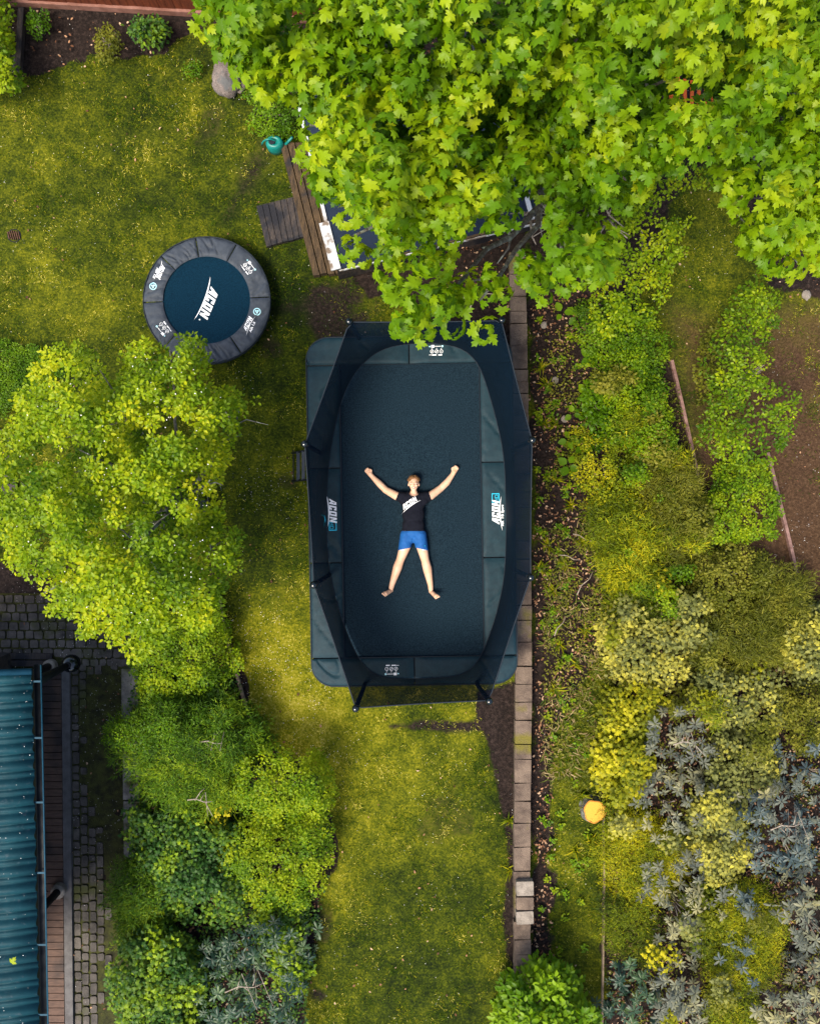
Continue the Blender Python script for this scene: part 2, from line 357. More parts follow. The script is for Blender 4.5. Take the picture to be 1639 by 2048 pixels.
def ringmat():
    m, n, l, b = base('sawn_wood'); tc = n.new('ShaderNodeTexCoord')
    wv = n.new('ShaderNodeTexWave'); wv.wave_type = 'RINGS'; wv.rings_direction = 'Z'; wv.inputs['Scale'].default_value = 22; wv.inputs['Distortion'].default_value = 2.5; wv.inputs['Detail'].default_value = 3
    l.new(tc.outputs['Object'], wv.inputs[0]); r = n.new('ShaderNodeValToRGB')
    r.color_ramp.elements[0].color = (.42, .19, .01, 1); r.color_ramp.elements[1].color = (.66, .40, .03, 1)
    l.new(wv.outputs[0], r.inputs[0]); l.new(r.outputs[0], b.inputs['Base Color']); b.inputs['Roughness'].default_value = .7
    return m
M['cutwood'] = ringmat()

# ------------------------------------------------------------------ terrain
SOIL = [[(-400, -400), (420, -400), (395, 40), (385, 60), (335, 100), (240, 118), (150, 125), (90, 150), (30, 160), (-400, 170)],
        [(690, 470), (1050, 400), (1040, 700), (860, 690), (790, 600), (735, 600), (700, 560)],
        [(1062, 430), (1420, 300), (1330, 420), (1290, 600), (1230, 760), (1215, 1000), (1230, 1180), (1190, 1330), (1120, 1420), (1100, 1550), (1105, 1800), (1100, 1960), (1060, 2100), (1062, 2000)],
        [(262, 1300), (380, 1180), (430, 1140), (500, 1430), (560, 1500), (650, 1540), (668, 1700), (640, 1840), (622, 1940), (612, 2300), (262, 2300)],
        [(1210, 1640), (1215, 1300), (1235, 1150), (1215, 950), (1330, 700), (1395, 960), (1500, 1250), (1560, 1290), (2000, 1250), (2000, 2400), (1212, 2400)],
        [(450, -500), (2400, -500), (2400, 580), (1640, 590), (1540, 560), (1500, 480), (1490, 390), (1400, 310), (1250, 330), (1100, 330), (700, 340), (620, 230), (520, 240), (500, 130), (440, 60)],
        [(955, 1385), (1030, 1370), (1030, 2100), (1012, 1900), (1015, 1680), (990, 1560), (965, 1460)],
        [(770, 1448), (960, 1440), (970, 1462), (780, 1462)],
        [(-400, 1150), (200, 1120), (260, 1200), (262, 2400), (-400, 2400)],  # lower yard earth; its strip by the wall paints shade
        [(430, 470), (520, 200), (560, 240), (570, 300), (520, 380)]]
SOFT = [4, 12, 16, 10, 14, 14, 16, 14, 10, 60]
def soilmask(px, py):
    m = np.zeros(np.shape(px)); nz = (fnoise(px, py, 60, 3, 4)-.5)*2
    for i, (poly, s) in enumerate(zip(SOIL, SOFT)):
        d = psd(px, py, poly)+nz*(26 if i not in (6, 7) else 16)
        f = sstep(-s, s, d)*(1 if i not in (7, 9) else (.75 if i == 7 else .55))
        m = np.maximum(m, f)
    # worn bare spots in the lawn
    for x, y, r, a in ((880, 1640, 75, .42), (560, 1180, 60, .35), (545, 700, 60, .5), (650, 620, 110, .6), (420, 260, 60, .45), (500, 1250, 50, .15), (640, 1850, 50, .5), (655, 1700, 40, .5),
                       (565, 960, 40, .45), (900, 1560, 40, .35), (640, 1990, 26, .6), (1560, 900, 230, .8), (1480, 760, 120, .5), (1600, 1080, 160, .9), (1440, 900, 60, .8)):
        m = np.maximum(m, a*sstep(1.1, .3, np.hypot(px-x, py-y)/r+nz*.8))
    return np.clip(m, 0, 1)
def bright(px, py):   # yellow dry grass and moss, lowered for shade near the maple
    b = -.07+fnoise(px, py, 105, 21, 5)*.88
    for x, y, r, a in ((560, 1330, 210, .42), (660, 1480, 220, .42), (780, 1580, 200, .22), (300, 480, 230, .12), (1150, 1500, 110, .22), (1130, 1720, 90, .3), (1160, 1850, 90, .15), (640, 1800, 140, .12)):
        b = b+a*sstep(1, .1, np.hypot(px-x, py-y)/r)
    for x, y, r, a in ((620, 700, 220, .22), (560, 560, 140, .2), (90, 760, 130, .30), (850, 1980, 230, .22), (540, 820, 110, .12), (980, 1850, 110, .15)):  # greener patches; near the maple its shade is put into the colour
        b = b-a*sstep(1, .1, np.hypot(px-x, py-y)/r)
    return np.clip(b+.06, 0, 1)
def zg(px, py):       # terrain height: the yard at lower left lies lower
    px = np.asarray(px, float); py = np.asarray(py, float)
    low = (psd(px, py, [(-900, 1190), (150, 1190), (262, 1250), (262, 2600), (-900, 2600)]) > 0)
    return np.where(low, -.42, 0.0)
def grid_ground():
    xs = np.concatenate([[-60, -25, -14], np.arange(-8.2, 8.2, .045), [14, 25, 60]]); ys = np.concatenate([[-60, -25, -14], np.arange(-9.6, 9.6, .045), [14, 25, 60]])
    X, Y = np.meshgrid(xs, ys, indexing='ij'); k = H/F; px = X/k+CX; py = -Y/k+CY
    s = soilmask(px, py); b = bright(px, py); Z = zg(px, py)+(fnoise(X, Y, .35, 5, 3)-.5)*.05-.02*s
    brown = sstep(-30, 60, psd(px, py, [(1330, 600), (1450, 640), (1560, 600), (1900, 560), (1900, 1300), (1600, 1280), (1500, 1250), (1395, 960)]))
    nx, ny = X.shape; idx = np.arange(nx*ny).reshape(nx, ny)
    q = np.stack([idx[:-1, :-1], idx[1:, :-1], idx[1:, 1:], idx[:-1, 1:]], -1).reshape(-1, 4)
    m, n, l, bs = base('lawn_and_soil')
    bs.inputs['Roughness'].default_value = .95; bs.inputs['Specular IOR Level'].default_value = .15
    tc = n.new('ShaderNodeTexCoord')
    def nz(sc_, det=6, ro=.65):
        t = n.new('ShaderNodeTexNoise'); t.inputs['Scale'].default_value = sc_; t.inputs['Detail'].default_value = det; t.inputs['Roughness'].default_value = ro
        l.new(tc.outputs['Object'], t.inputs[0]); return t.outputs[0]
    def ramp(src, st):
        r = n.new('ShaderNodeValToRGB'); el = r.color_ramp.elements
        while len(el) < len(st): el.new(.5)
        for i, (p, c) in enumerate(st): el[i].position = p; el[i].color = (*c, 1)
        l.new(src, r.inputs[0]); return r.outputs[0]
    def att(nm):
        a = n.new('ShaderNodeAttribute'); a.attribute_name = nm; return a.outputs['Fac']
    def mth(op, a, bb):
        mm = n.new('ShaderNodeMath'); mm.operation = op
        for i, v in enumerate((a, bb)):
            if isinstance(v, (int, float)): mm.inputs[i].default_value = v
            else: l.new(v, mm.inputs[i])
        return mm.outputs[0]
    def mix(f, a, bb):
        mx = n.new('ShaderNodeMixRGB'); l.new(f, mx.inputs[0]); l.new(a, mx.inputs[1]); l.new(bb, mx.inputs[2]); return mx.outputs[0]
    fine = nz(28, 8, .75)
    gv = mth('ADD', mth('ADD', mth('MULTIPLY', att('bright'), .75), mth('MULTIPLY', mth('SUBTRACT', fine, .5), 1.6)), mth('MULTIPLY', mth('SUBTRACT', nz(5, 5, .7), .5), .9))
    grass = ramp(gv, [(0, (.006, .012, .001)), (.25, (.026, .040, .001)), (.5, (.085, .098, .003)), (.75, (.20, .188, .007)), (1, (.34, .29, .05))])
    soil = ramp(nz(20, 8, .75), [(.3, (.004, .003, .003)), (.5, (.018, .012, .010)), (.65, (.045, .030, .025)), (.8, (.11, .075, .06))])
    brn = ramp(nz(26, 8, .75), [(.3, (.022, .011, .006)), (.5, (.070, .037, .018)), (.65, (.13, .075, .040)), (.8, (.26, .18, .12))])
    sm = mth('ADD', att('soil'), mth('MULTIPLY', mth('SUBTRACT', fine, .5), .9)); smr = ramp(sm, [(.35, (0, 0, 0)), (.6, (1, 1, 1))])
    c = mix(smr, grass, soil); c = mix(mth('MULTIPLY', att('brown'), .8), c, brn)
    l.new(c, bs.inputs['Base Color'])
    bp = n.new('ShaderNodeBump'); bp.inputs['Strength'].default_value = .8; bp.inputs['Distance'].default_value = .03
    l.new(nz(45, 6, .8), bp.inputs['Height']); l.new(bp.outputs[0], bs.inputs['Normal'])
    o = raw('ground', np.stack([X, Y, Z], -1).reshape(-1, 3), q, np.full(len(q), 4), m, None,
            {'soil': ('POINT', s.ravel()), 'bright': ('POINT', b.ravel()), 'brown': ('POINT', brown.ravel())}, True)
    tag(o, 'mossy lawn with dark planting beds', kind='structure'); return o
grid_ground()

# grass blades over the whole lawn
def grass():
    g = np.random.default_rng(3); N = 760000
    px = g.uniform(-60, 1700, N); py = g.uniform(60, 2110, N)
    s = soilmask(px, py); b = bright(px, py)
    inn = psd(px, py, [(634, 700), (1024, 700), (1024, 1350), (640, 1350)]) > 0
    keep = (g.random(N) > s*1.15)&(~inn)&(zg(px, py) > -.1)&(fnoise(px, py, 22, 8) > .42)
    keep &= ~((px > 1026)&(px < 1068)&(py > 480))
    px, py, b = px[keep], py[keep], b[keep]; n = len(px)
    pos = np.stack([(px-CX)*H/F, -(py-CY)*H/F, np.full(n, -.01)], 1)
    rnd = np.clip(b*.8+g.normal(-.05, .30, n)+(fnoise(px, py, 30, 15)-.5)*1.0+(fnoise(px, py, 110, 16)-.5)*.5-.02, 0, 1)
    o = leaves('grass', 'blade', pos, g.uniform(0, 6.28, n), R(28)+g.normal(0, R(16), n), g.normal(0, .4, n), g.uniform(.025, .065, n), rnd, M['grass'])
    tag(o, 'short mossy grass of the lawn', kind='stuff')
grass()
def scatter(name, label, kind, N, dfun, size, mat, lo=0, seed=5, box=(-20, 0, 1660, 2060), z=.035):
    g = np.random.default_rng(seed); px = g.uniform(box[0], box[2], N); py = g.uniform(box[1], box[3], N)
    keep = g.random(N) < dfun(px, py); px, py = px[keep], py[keep]; n = len(px); zz = zg(px, py)+z
    k = (H-zz)/F
    pos = np.stack([(px-CX)*k, -(py-CY)*k, zz], 1)
    return tag(leaves(name, kind, pos, g.uniform(0, 6.28, n), g.normal(.05, .35, n), g.normal(0, .5, n), g.uniform(size*.5, size*1.3, n), g.random(n), mat), label, kind='stuff')
def petd(px, py):
    d = .10+0*px
    for x, y, r, a in ((560, 1320, 230, .9), (640, 1480, 180, .9), (560, 1000, 160, .6), (200, 1400, 160, 1.0), (100, 1250, 200, .8), (1560, 1000, 200, .5), (180, 1700, 200, .5), (1420, 450, 140, .4)):
        d = np.maximum(d, a*sstep(1, .1, np.hypot(px-x, py-y)/r))
    d = d*(~((px > 625)&(px < 1030)&(py > 690)&(py < 1360)))
    return d*sstep(.35, .6, fnoise(px, py, 90, 31))
scatter('fallen_petals', 'small white petals scattered over lawn and paving', 'round', 46000, petd, .0115, M['petal'])
def litd(px, py):
    d = .9*sstep(-14, 10, psd(px, py, [(1063, 560), (1110, 560), (1120, 900), (1135, 1200), (1130, 1400), (1100, 1420), (1100, 1960), (1066, 1960)]))
    d = np.maximum(d, .75*sstep(-20, 30, psd(px, py, [(1062, 560), (1240, 600), (1215, 1000), (1240, 1200), (1180, 1420), (1063, 1450)])))
    d = np.maximum(d, .45*sstep(-10, 20, psd(px, py, [(880, 470), (1030, 450), (1030, 640), (880, 600)])))
    d = np.maximum(d, .6*sstep(-6, 8, psd(px, py, [(276, 1340), (292, 1340), (300, 1640), (276, 1640)])))
    d = np.maximum(d, .12*sstep(-10, 20, psd(px, py, SOIL[0]))); d = np.maximum(d, .18*sstep(-10, 20, psd(px, py, SOIL[4])))
    d = np.maximum(d, .25*sstep(-10, 20, psd(px, py, SOIL[5]))); d = np.maximum(d, .35*sstep(-10, 20, psd(px, py, SOIL[3])))
    d = np.maximum(d, .8*sstep(-10, 20, psd(px, py, SOIL[4]))*sstep(1150, 1300, py))
    return np.maximum(d, .012)*sstep(.22, .5, fnoise(px, py, 40, 33))
scatter('leaf_litter', 'brown fallen leaves strewn over the beds', 'apple', 80000, litd, .046, M['litter'], seed=9)
# ------------------------------------------------------------------ paving, deck, walls
YZ = -.40
def cobbles():
    g = random.Random(4); v = MB(); k = (H-YZ)/F
    v2 = []
    def field(x0, y0, x1, y1, cw, ch, rows_x, rot=0):
        if rows_x:   # courses run down the picture
            x = x0
            while x < x1:
                y = y0+g.uniform(-ch, 0)
                while y < y1:
                    h = ch*g.uniform(.7, 1.35); v2.append((x+g.uniform(-.6, .6), y, cw-2.4, h-2.4)); y += h
                x += cw*1.0
        else:
            y = y0
            while y < y1:
                x = x0+g.uniform(-cw, 0)
                while x < x1:
                    ww = cw*g.uniform(.8, 1.25); v2.append((x, y+g.uniform(-.6, .6), ww-2.4, ch-2.4)); x += ww
                y += ch
    field(128, 1336, 262, 2130, 15.5, 20, True); field(-60, 1190, 258, 1300, 19, 18, False); field(128, 1302, 258, 1334, 17, 16, False)
    for x, y, ww, hh in v2:
        if y > 1330 and x+ww/2 > 186+28*math.sin(y/130.)+g.uniform(-14, 14)+(20 if y < 1400 else 0): continue  # no cobbles by the wall: dark earth colour stands in for shade
        sk = (y-1340)*.010 if y > 1334 else 0
        c = P(x+sk+ww/2, y+hh/2, YZ); d = (ww*k, hh*k)
        j = [g.uniform(-.006, .006) for _ in range(8)]; a, b = d[0]/2, d[1]/2; e = .018
        q = [(-a+e, -b), (a-e, -b), (a, -b+e), (a, b-e), (a-e, b), (-a+e, b), (-a, b-e), (-a, -b+e)]
        q = [(c.x+p[0]+j[i], c.y+p[1]+j[-i-1]) for i, p in enumerate(q)]
        v.prism(q, YZ-.05, YZ+g.uniform(-.008, .008), .96)
    tag(v.build('cobble_paving', M['cobble']), 'dark mossy cobble paving beside the deck', kind='structure')
    b = MB(); a0 = P(-200, 1185, 0); a1 = P(262, 2200, 0)
    b.prism([(a0.x-2, a1.y-1), (a1.x, a1.y-1), (a1.x, a0.y), (a0.x-2, a0.y)], YZ-.1, YZ-.022)
    tag(b.build('paving_joints_and_shade', M['joint']), 'dark mossy earth between the cobbles, and stand-in shade along the wall', kind='structure')
cobbles()
def poly_prism(pts, z0, z1, name, mat, parent=None):
    return MB().prism([tuple(P(x, y, z1)[:2]) for x, y in pts], z0, z1).build(name, mat, parent)
tag(poly_prism([(123, 1334), (139, 1334), (147, 2120), (131, 2120)], YZ-.1, YZ+.05, 'kerb', M['kerb']), 'narrow grey kerb between deck and cobbles', kind='structure')
# brown deck beside the building: boards run across
t = thing('wooden_deck', 'brown plank deck running under the blue roof edge', 'deck', P(100, 1700, YZ))
b = MB(); y = 1345
while y < 2110:
    x1 = 122+(y-1340)*.010; dz = random.uniform(-.003, .003)
    b.prism([tuple(P(q, r, YZ+.06)[:2]) for q, r in ((-120, y), (x1, y), (x1, y+13.2), (-120, y+13.2))], YZ+.02, YZ+.06+dz); y += 14.6
adopt(t, b.build('deck_boards', M['deck']))
b = MB()
for y in (1306, 1320): b.prism([tuple(P(q, r, YZ+.06)[:2]) for q, r in ((-120, y), (104, y+1), (104, y+13), (-120, y+12))], YZ+.02, YZ+.06)
tag(b.build('deck_step', M['wood_dark']), 'two dark boards laid along the top edge of the brown deck', 'step')
b = MB()
for i in range(6): b.prism([tuple(P(q, r, .10)[:2]) for q, r in ((-60, 858+i*22), (31, 858+i*22), (31, 878+i*22), (-60, 878+i*22))], .04, .10)
tag(b.build('timber_walkway', M['wood_dark']), 'dark timber boards at the left edge under the yellow-green tree', 'walkway')
# retaining wall at left (long concrete one)
t = thing('retaining_wall', 'weathered grey concrete wall between cobbles and shrubs', 'wall', P(260, 1600, YZ))
W0 = [(243, 1338, 1465), (245, 1468, 1600), (247, 1603, 1735), (248, 1738, 1900)]
for x, a, bb in W0:
    o = MB().prism([tuple(P(q, r, .12)[:2]) for q, r in ((x, a), (x+33, a), (x+34, bb), (x+1, bb))], YZ-.1, .12+random.uniform(-.01, .01), .995).build('wall_block', M['concrete']); adopt(t, o)
# long stone wall
def stonewall():
    g = random.Random(12); t = thing('stone_wall', 'long low wall of brown stone blocks right of the large trampoline', 'wall', P(1045, 1300, 0))
    y = 505; b = MB(); pts = [(500, 1034), (700, 1038), (1000, 1045), (1350, 1047), (1500, 1045), (1750, 1043), (1990, 1045), (2130, 1046)]
    xs = lambda yy: float(np.interp(yy, [p[0] for p in pts], [p[1] for p in pts]))
    while y < 2110:
        h = g.choice([24, 30, 36, 44, 48]); zt = .30+g.uniform(-.012, .014)
        if 1760 < y+h/2 < 1848: y += h; continue
        xc = xs(y); j = [g.uniform(-1.4, 1.4) for _ in range(6)]; hw = 16.5
        q = [(xc-hw+j[0]*.5, y+j[4]), (xc+hw+j[1]*.5, y+j[5]), (xc+hw+j[2]*.5, y+h-1.3+j[5]*.6), (xc-hw+j[3]*.5, y+h-1.3+j[4]*.6)]
        b.prism([tuple(P(a, c, zt)[:2]) for a, c in q], .17, zt, .985); y += h
    adopt(t, b.build('coping_stone', M['stone'], smooth=False))
    b = MB()
    for zc in (.085,):
        y = 505
        while y < 2110:
            xc = xs(y)+.0; b.prism([tuple(P(a, c, .16)[:2]) for a, c in ((xc-15, y), (xc+15, y), (xc+15, y+40), (xc-15, y+40))], -.05, .168); y += 42
    adopt(t, b.build('lower_course', M['stone']))
stonewall()
for i, (y0, y1, mt, lb, rt) in enumerate(((1762, 1792, 'stone_pale', 'pale grey loose block on the stone wall, upper of three', .02), (1794, 1820, 'stone', 'brown loose block between two pale ones on the stone wall', -.01), (1822, 1849, 'stone_pale', 'cracked pale block lowest of three lying on the stone wall', .05))):
    a, b_ = P(1049, (y0+y1)/2, .40), (y1-y0-1.5)*.0079
    tag(MB().box((a.x, a.y, .345), (.27, b_, .13), rt, .012).build('stone_block', M[mt]), lb, 'stone block', 'loose blocks on the stone wall')
# wooden lawn edgings
def edging(pts, lb, w_=3.2, z=.09, mt='wood'):
    b = MB()
    for (x0, y0), (x1, y1) in zip(pts[:-1], pts[1:]):
        dx, dy = x1-x0, y1-y0; L = math.hypot(dx, dy); nx, ny = -dy/L*w_, dx/L*w_
        b.prism([tuple(P(a, c, z)[:2]) for a, c in ((x0+nx, y0+ny), (x1+nx, y1+ny), (x1-nx, y1-ny), (x0-nx, y0-ny))], -.05, z+random.uniform(-.004, .004))
    tag(b.build('timber_edging', M[mt]), lb, 'edging', 'timber lawn edgings')
M['edge'] = pm('pale_edging_board', (.16, .11, .07), (.34, .25, .17), 12, .9, .5, 50)
M['edge_dark'] = pm('brown_edging_board', (.13, .07, .06), (.25, .15, .13), 12, .9, .5, 50)
edging([(432, 1166), (447, 1250), (462, 1310), (488, 1405), (497, 1434)], 'pale wooden edging between bright shrubs and lawn at left', 2.6, .06, 'edge')
edging([(1206, 1600), (1208, 1760), (1206, 1900), (1203, 2120)], 'mossy yellow edging board below the tree stump', 1.6, .07, 'edge')
edging([(1343, 720), (1362, 800), (1380, 880), (1398, 965)], 'pinkish wooden edging beside the brown path, upper one', 3, .06, 'edge_dark')
edging([(1535, 905), (1556, 990), (1578, 1080), (1594, 1150)], 'pinkish wooden edging at the right margin, lower one', 3, .06, 'edge_dark')
# ------------------------------------------------------------------ the building with the blue roof
def building():
    ZR = 2.35; t = thing('blue_roofed_building', 'building edge with corrugated blue roof and gutter at lower left', 'building', P(0, 1700, YZ))
    ex = P(66, 1345, ZR).x; ey = P(66, 1345, ZR).y; pitch = .233; V = []; nx_, L = 26, 3.0
    prof = []
    n = 14; seq = []
    for i in range(n):
        u = i/n
        z = .055*math.sin(math.pi*u/.64) if u < .64 else -.012+.030*math.sin(math.pi*(u-.64)/.36)
        seq.append((u, z))
    rows = int(5.6/pitch); ys = []; zs = []
    for r in range(rows):
        for u, z in seq: ys.append(-(r+u)*pitch); zs.append(z)
    xs_ = np.linspace(0, L, 9); skew = .020
    for i, y_ in enumerate(ys):
        for x_ in xs_: V.append((ex-x_+skew*(-y_), ey+y_, ZR+zs[i]+x_*.20+.012*((x_ % .42)/.42)))
    m = len(xs_); Q = [(i*m+j, i*m+j+1, (i+1)*m+j+1, (i+1)*m+j) for i in range(len(ys)-1) for j in range(m-1)]
    roof = MB().add(V, Q).build('roof', M['roof_blue'], smooth=True); sol = roof.modifiers.new('s', 'SOLIDIFY'); sol.thickness = .006
    b = MB()   # roll edge at the top end of the roof
    V2 = []
    b.tube([(ex-.0, ey+.02, ZR+.03), (ex-L, ey+.02, ZR+.03+L*.2)], .045, 10); verge = b.build('verge_trim', M['gutter_blue'], smooth=True)
    Y0, Y1 = ey+.10, ey-5.4
    fas = MB().prism([(ex-.10, Y0-.1), (ex-.07, Y0-.1), (ex-.07+skew*5.5, Y1), (ex-.10+skew*5.5, Y1)], ZR-.22, ZR-.03).build('fascia', M['wood_dark'])
    # gutter: half round channel
    b = MB(); n = 10; vs = []
    for Yk in (Y0, Y1):
        for q in range(n+1):
            a = math.pi*q/n; vs.append((ex+.052-.050*math.cos(a)+skew*(Y0-Yk), Yk, ZR-.02-.055*math.sin(a)))
    b.add(vs, [(q, q+1, n+2+q, n+1+q) for q in range(n)])
    gut = b.build('gutter', M['black'], smooth=True); s2 = gut.modifiers.new('s', 'SOLIDIFY'); s2.thickness = .004
    rim = MB().tube([(ex+.103, Y0, ZR-.012), (ex+.103+skew*(Y0-Y1), Y1, ZR-.012)], .011, 8).build('gutter_rim', M['gutter_blue'], smooth=True)
    adopt(t, roof, verge, fas, gut, rim); br = []
    for yy in (1363, 1476, 1605, 1746, 1890, 2030):
        py = P(80, yy, ZR).y; sk = skew*(Y0-py)
        o = MB().prism([(ex-.02+sk, py-.012), (ex+.100+sk, py-.012), (ex+.100+sk, py+.012), (ex-.02+sk, py+.012)], ZR-.010, ZR-.002).build('gutter_bracket', M['gutter_blue']); adopt(t, o)
    wall = MB().prism([(ex-1.6, Y0-.3), (ex-3.2, Y0-.3), (ex-3.2, Y1), (ex-1.5, Y1)], YZ, ZR+.2).build('wall', M['wood_dark']); adopt(t, wall)
    for (fx, fy) in ((120, 1779), (103, 1331)):
        c = P(fx, fy, YZ+.06); r = .12 if fy > 1500 else .11
        po = MB().tube([(c.x, c.y, YZ+.10), (c.x, c.y, ZR-.18)], .062, 16).build('post', M['black'], smooth=True); adopt(t, po)
        fo = MB().lathe([(r, .0), (r, .10), (r-.02, .12), (.06, .125)], (c.x, c.y, YZ+.055), 20).build('footing', M['stone_pale'], smooth=False)
        fo.parent = po
building()
g = np.random.default_rng(14); n = 60; zz = np.full(n, 2.47); px = g.uniform(-5, 66, n); py = g.uniform(1350, 2048, n); k_ = (H-zz)/F; X = (px-CX)*k_; zz = 2.40+(-5.05-X)*.20+.06
tag(leaves('roof_debris', 'round', np.stack([X, -(py-CY)*k_, zz], 1), g.uniform(0, 6.28, n), g.normal(0, .3, n), g.normal(0, .3, n), g.uniform(.006, .017, n), g.uniform(0, 1, n), leafmat('roof_debris', [(0, (.25, .22, .2)), (1, (.6, .6, .6))], .8, 0, gain=(1, 1, 1))), 'small petals and bits lying on the blue roof', kind='stuff')
p = P(28, 1921, 2.62); tag(leaves('maple_leaf', 'maple', np.array([[p.x, p.y, 2.68]]), np.array([1.0]), np.array([.05]), np.array([.1]), np.array([.085]), np.array([.95]), M['maple']), 'single yellow-green maple leaf lying on the blue roof', 'leaf')
# black glossy ball lantern on an arm
def lantern():
    c = P(143, 1327, .25); t = thing('globe_lamp', 'glossy black globe on a short arm at the roof corner', 'lamp', (c.x, c.y, .25))
    g = MB(); prof = [(.001, -.145)]+[(.145*math.sin(math.pi*i/14), -.145*math.cos(math.pi*i/14)) for i in range(1, 14)]+[(.001, 0.145)]
    g.lathe(prof, (c.x, c.y, c.z), 28); o = g.build('globe', M['gloss'], smooth=True)
    e = P(86, 1352, 2.0); a = MB().tube([(c.x-.05, c.y-.02, c.z+.02), (e.x-.12, e.y-.1, 2.0)], [.05, .075], 14).build('arm', M['black'], smooth=True)
    r = MB().lathe([(.05, .118), (.055, .135), (.02, .15)], (c.x, c.y, c.z), 16).build('cap', M['black'], smooth=True)
    adopt(t, o, a, r)
lantern()
# ------------------------------------------------------------------ red shed wall at the top
def shed():
    A = P(-60, 4, 0); B = P(760, 52, 0); t = thing('red_wooden_fence', 'red-brown vertical board fence along the top edge', 'fence', tuple((A+B)/2))
    d = (B-A); L = d.length; d.normalize(); nrm = Vector((-d.y, d.x, 0)); rz = math.atan2(d.y, d.x); b = MB(); n = int(L/.125)
    for i in range(n):
        c = A+d*(i+.5)*.125+nrm*(.03+random.uniform(-.004, .004)); b.box((c.x, c.y, 1.05), (.119, .022, 1.95), rz)
    m = (A+B)/2; rail = MB().box((m.x, m.y, .05), (L, .05, .12), rz).build('base_rail', pm('pinkish_base_board', (.16, .07, .05), (.26, .13, .10), 6, .8, .3, 30))
    top = MB().box((m.x+nrm.x*.04, m.y+nrm.y*.04, 2.05), (L, .12, .04), rz).build('cap_rail', M['red_wood'])
    back = MB().box((m.x+nrm.x*.07, m.y+nrm.y*.07, 1.0), (L, .03, 1.9), rz).build('back_rail', M['wood_dark'])
    adopt(t, b.build('board', M['red_wood']), rail, top, back)
shed()
# boulder, watering can, drain, timber post
def blob(name, c, r, mat, seed, parent=None, flat=.6, amp=.12, n=3):
    bm = bmesh.new(); bmesh.ops.create_icosphere(bm, subdivisions=n+1, radius=1)
    for v in bm.verts:
        k = 1+(fnoise(v.co.x*3+v.co.z*2, v.co.y*3, 1.5, seed)-.5)*amp*4; v.co = Vector((v.co.x*r[0]*k+c[0], v.co.y*r[1]*k+c[1], max(v.co.z, -.4)*r[2]*k+c[2]))
    me = bpy.data.meshes.new(name); bm.to_mesh(me); bm.free(); me.polygons.foreach_set('use_smooth', [True]*len(me.polygons)); return link(name, me, mat, parent)
c = P(455, 158, .1); tag(blob('boulder', (c.x, c.y, .10), (.24, .27, .20), M['boulder'], 3), 'round speckled granite boulder at the left edge of the maple', 'boulder')
for i, (x, y, s, lb) in enumerate(((478, 172, .10, 'small grey stone tucked against the granite boulder'), (1110, 760, .05, 'pale pebble in the leaf litter beside the wall, upper one'), (1128, 838, .05, 'pale pebble in the litter below the hosta leaves'), (1087, 650, .05, 'grey-white pebble near the top of the litter bed'), (1612, 590, .07, 'pale flat stone near the right edge under the maple'))):
    c = P(x, y, .03); tag(blob('stone', (c.x, c.y, .02), (s, s*1.2, s*.5), M['boulder'] if i == 0 else M['stone_pale'], 5+i), lb, 'stone', 'loose garden stones')
def can():
    c = P(549, 286, .2); t = thing('watering_can', 'teal plastic watering can lying on the grass beside the maple', 'watering can', (c.x, c.y, 0)); t_loc = t.location
    body = MB().lathe([(.10, 0), (.125, .02), (.13, .12), (.125, .22), (.10, .26), (.055, .27), (.05, .245), (.02, .24)], (c.x, c.y, 0), 28, 1.12, .92).build('body', M['can'], smooth=True)
    hole = MB().lathe([(.052, 0), (.0521, .004)], (c.x-.035, c.y-.005, .266), 20).build('opening', M['seam'])
    h = []
    for i in range(13):
        a = i/12; h.append((c.x-.21+.27*a, c.y-.012+.03*a, .15+.18*math.sin(math.pi*min(a*1.02, 1))**.6))
    hd = MB().tube(h, .014, 8).build('handle', M['can'], smooth=True)
    sp = MB().tube([(c.x+.11, c.y-.01, .08), (c.x+.19, c.y+.01, .17), (c.x+.30, c.y+.05, .30)], [.03, .022, .02], 10).build('spout', M['can'], smooth=True)
    adopt(t, body, hole, hd, sp)
can()
def drain():
    c = P(30, 472, 0); t = thing('drain_grate', 'small rusty metal drain grate sunk in the lawn', 'drain', (c.x, c.y, 0)); b = MB()
    for i in range(6): b.box((c.x-.085+i*.034, c.y, .03), (.011, .16-abs(i-2.5)*.018, .02), .25)
    fr = MB().lathe([(.11, .0), (.11, .022), (.095, .022), (.095, .005)], (c.x, c.y, 0), 20).build('frame', M['black'])
    adopt(t, b.build('bars', M['rust']), fr)
drain()
a = P(33, 128, .3); b_ = P(40, 22, .1)
tag(MB().box(((a.x+b_.x)/2, (a.y+b_.y)/2, .12), (.09, 1.0, .10), -.06).build('timber_beam', M['wood_dark']), 'dark square beam lying in the bed at upper left', 'beam')
a = P(33, 130, .1); tag(MB().box((a.x, a.y, .10), (.09, .30, .06), .05, .01).build('stone_slab', M['kerb']), 'short blue-grey slab at the end of the dark beam', 'slab')
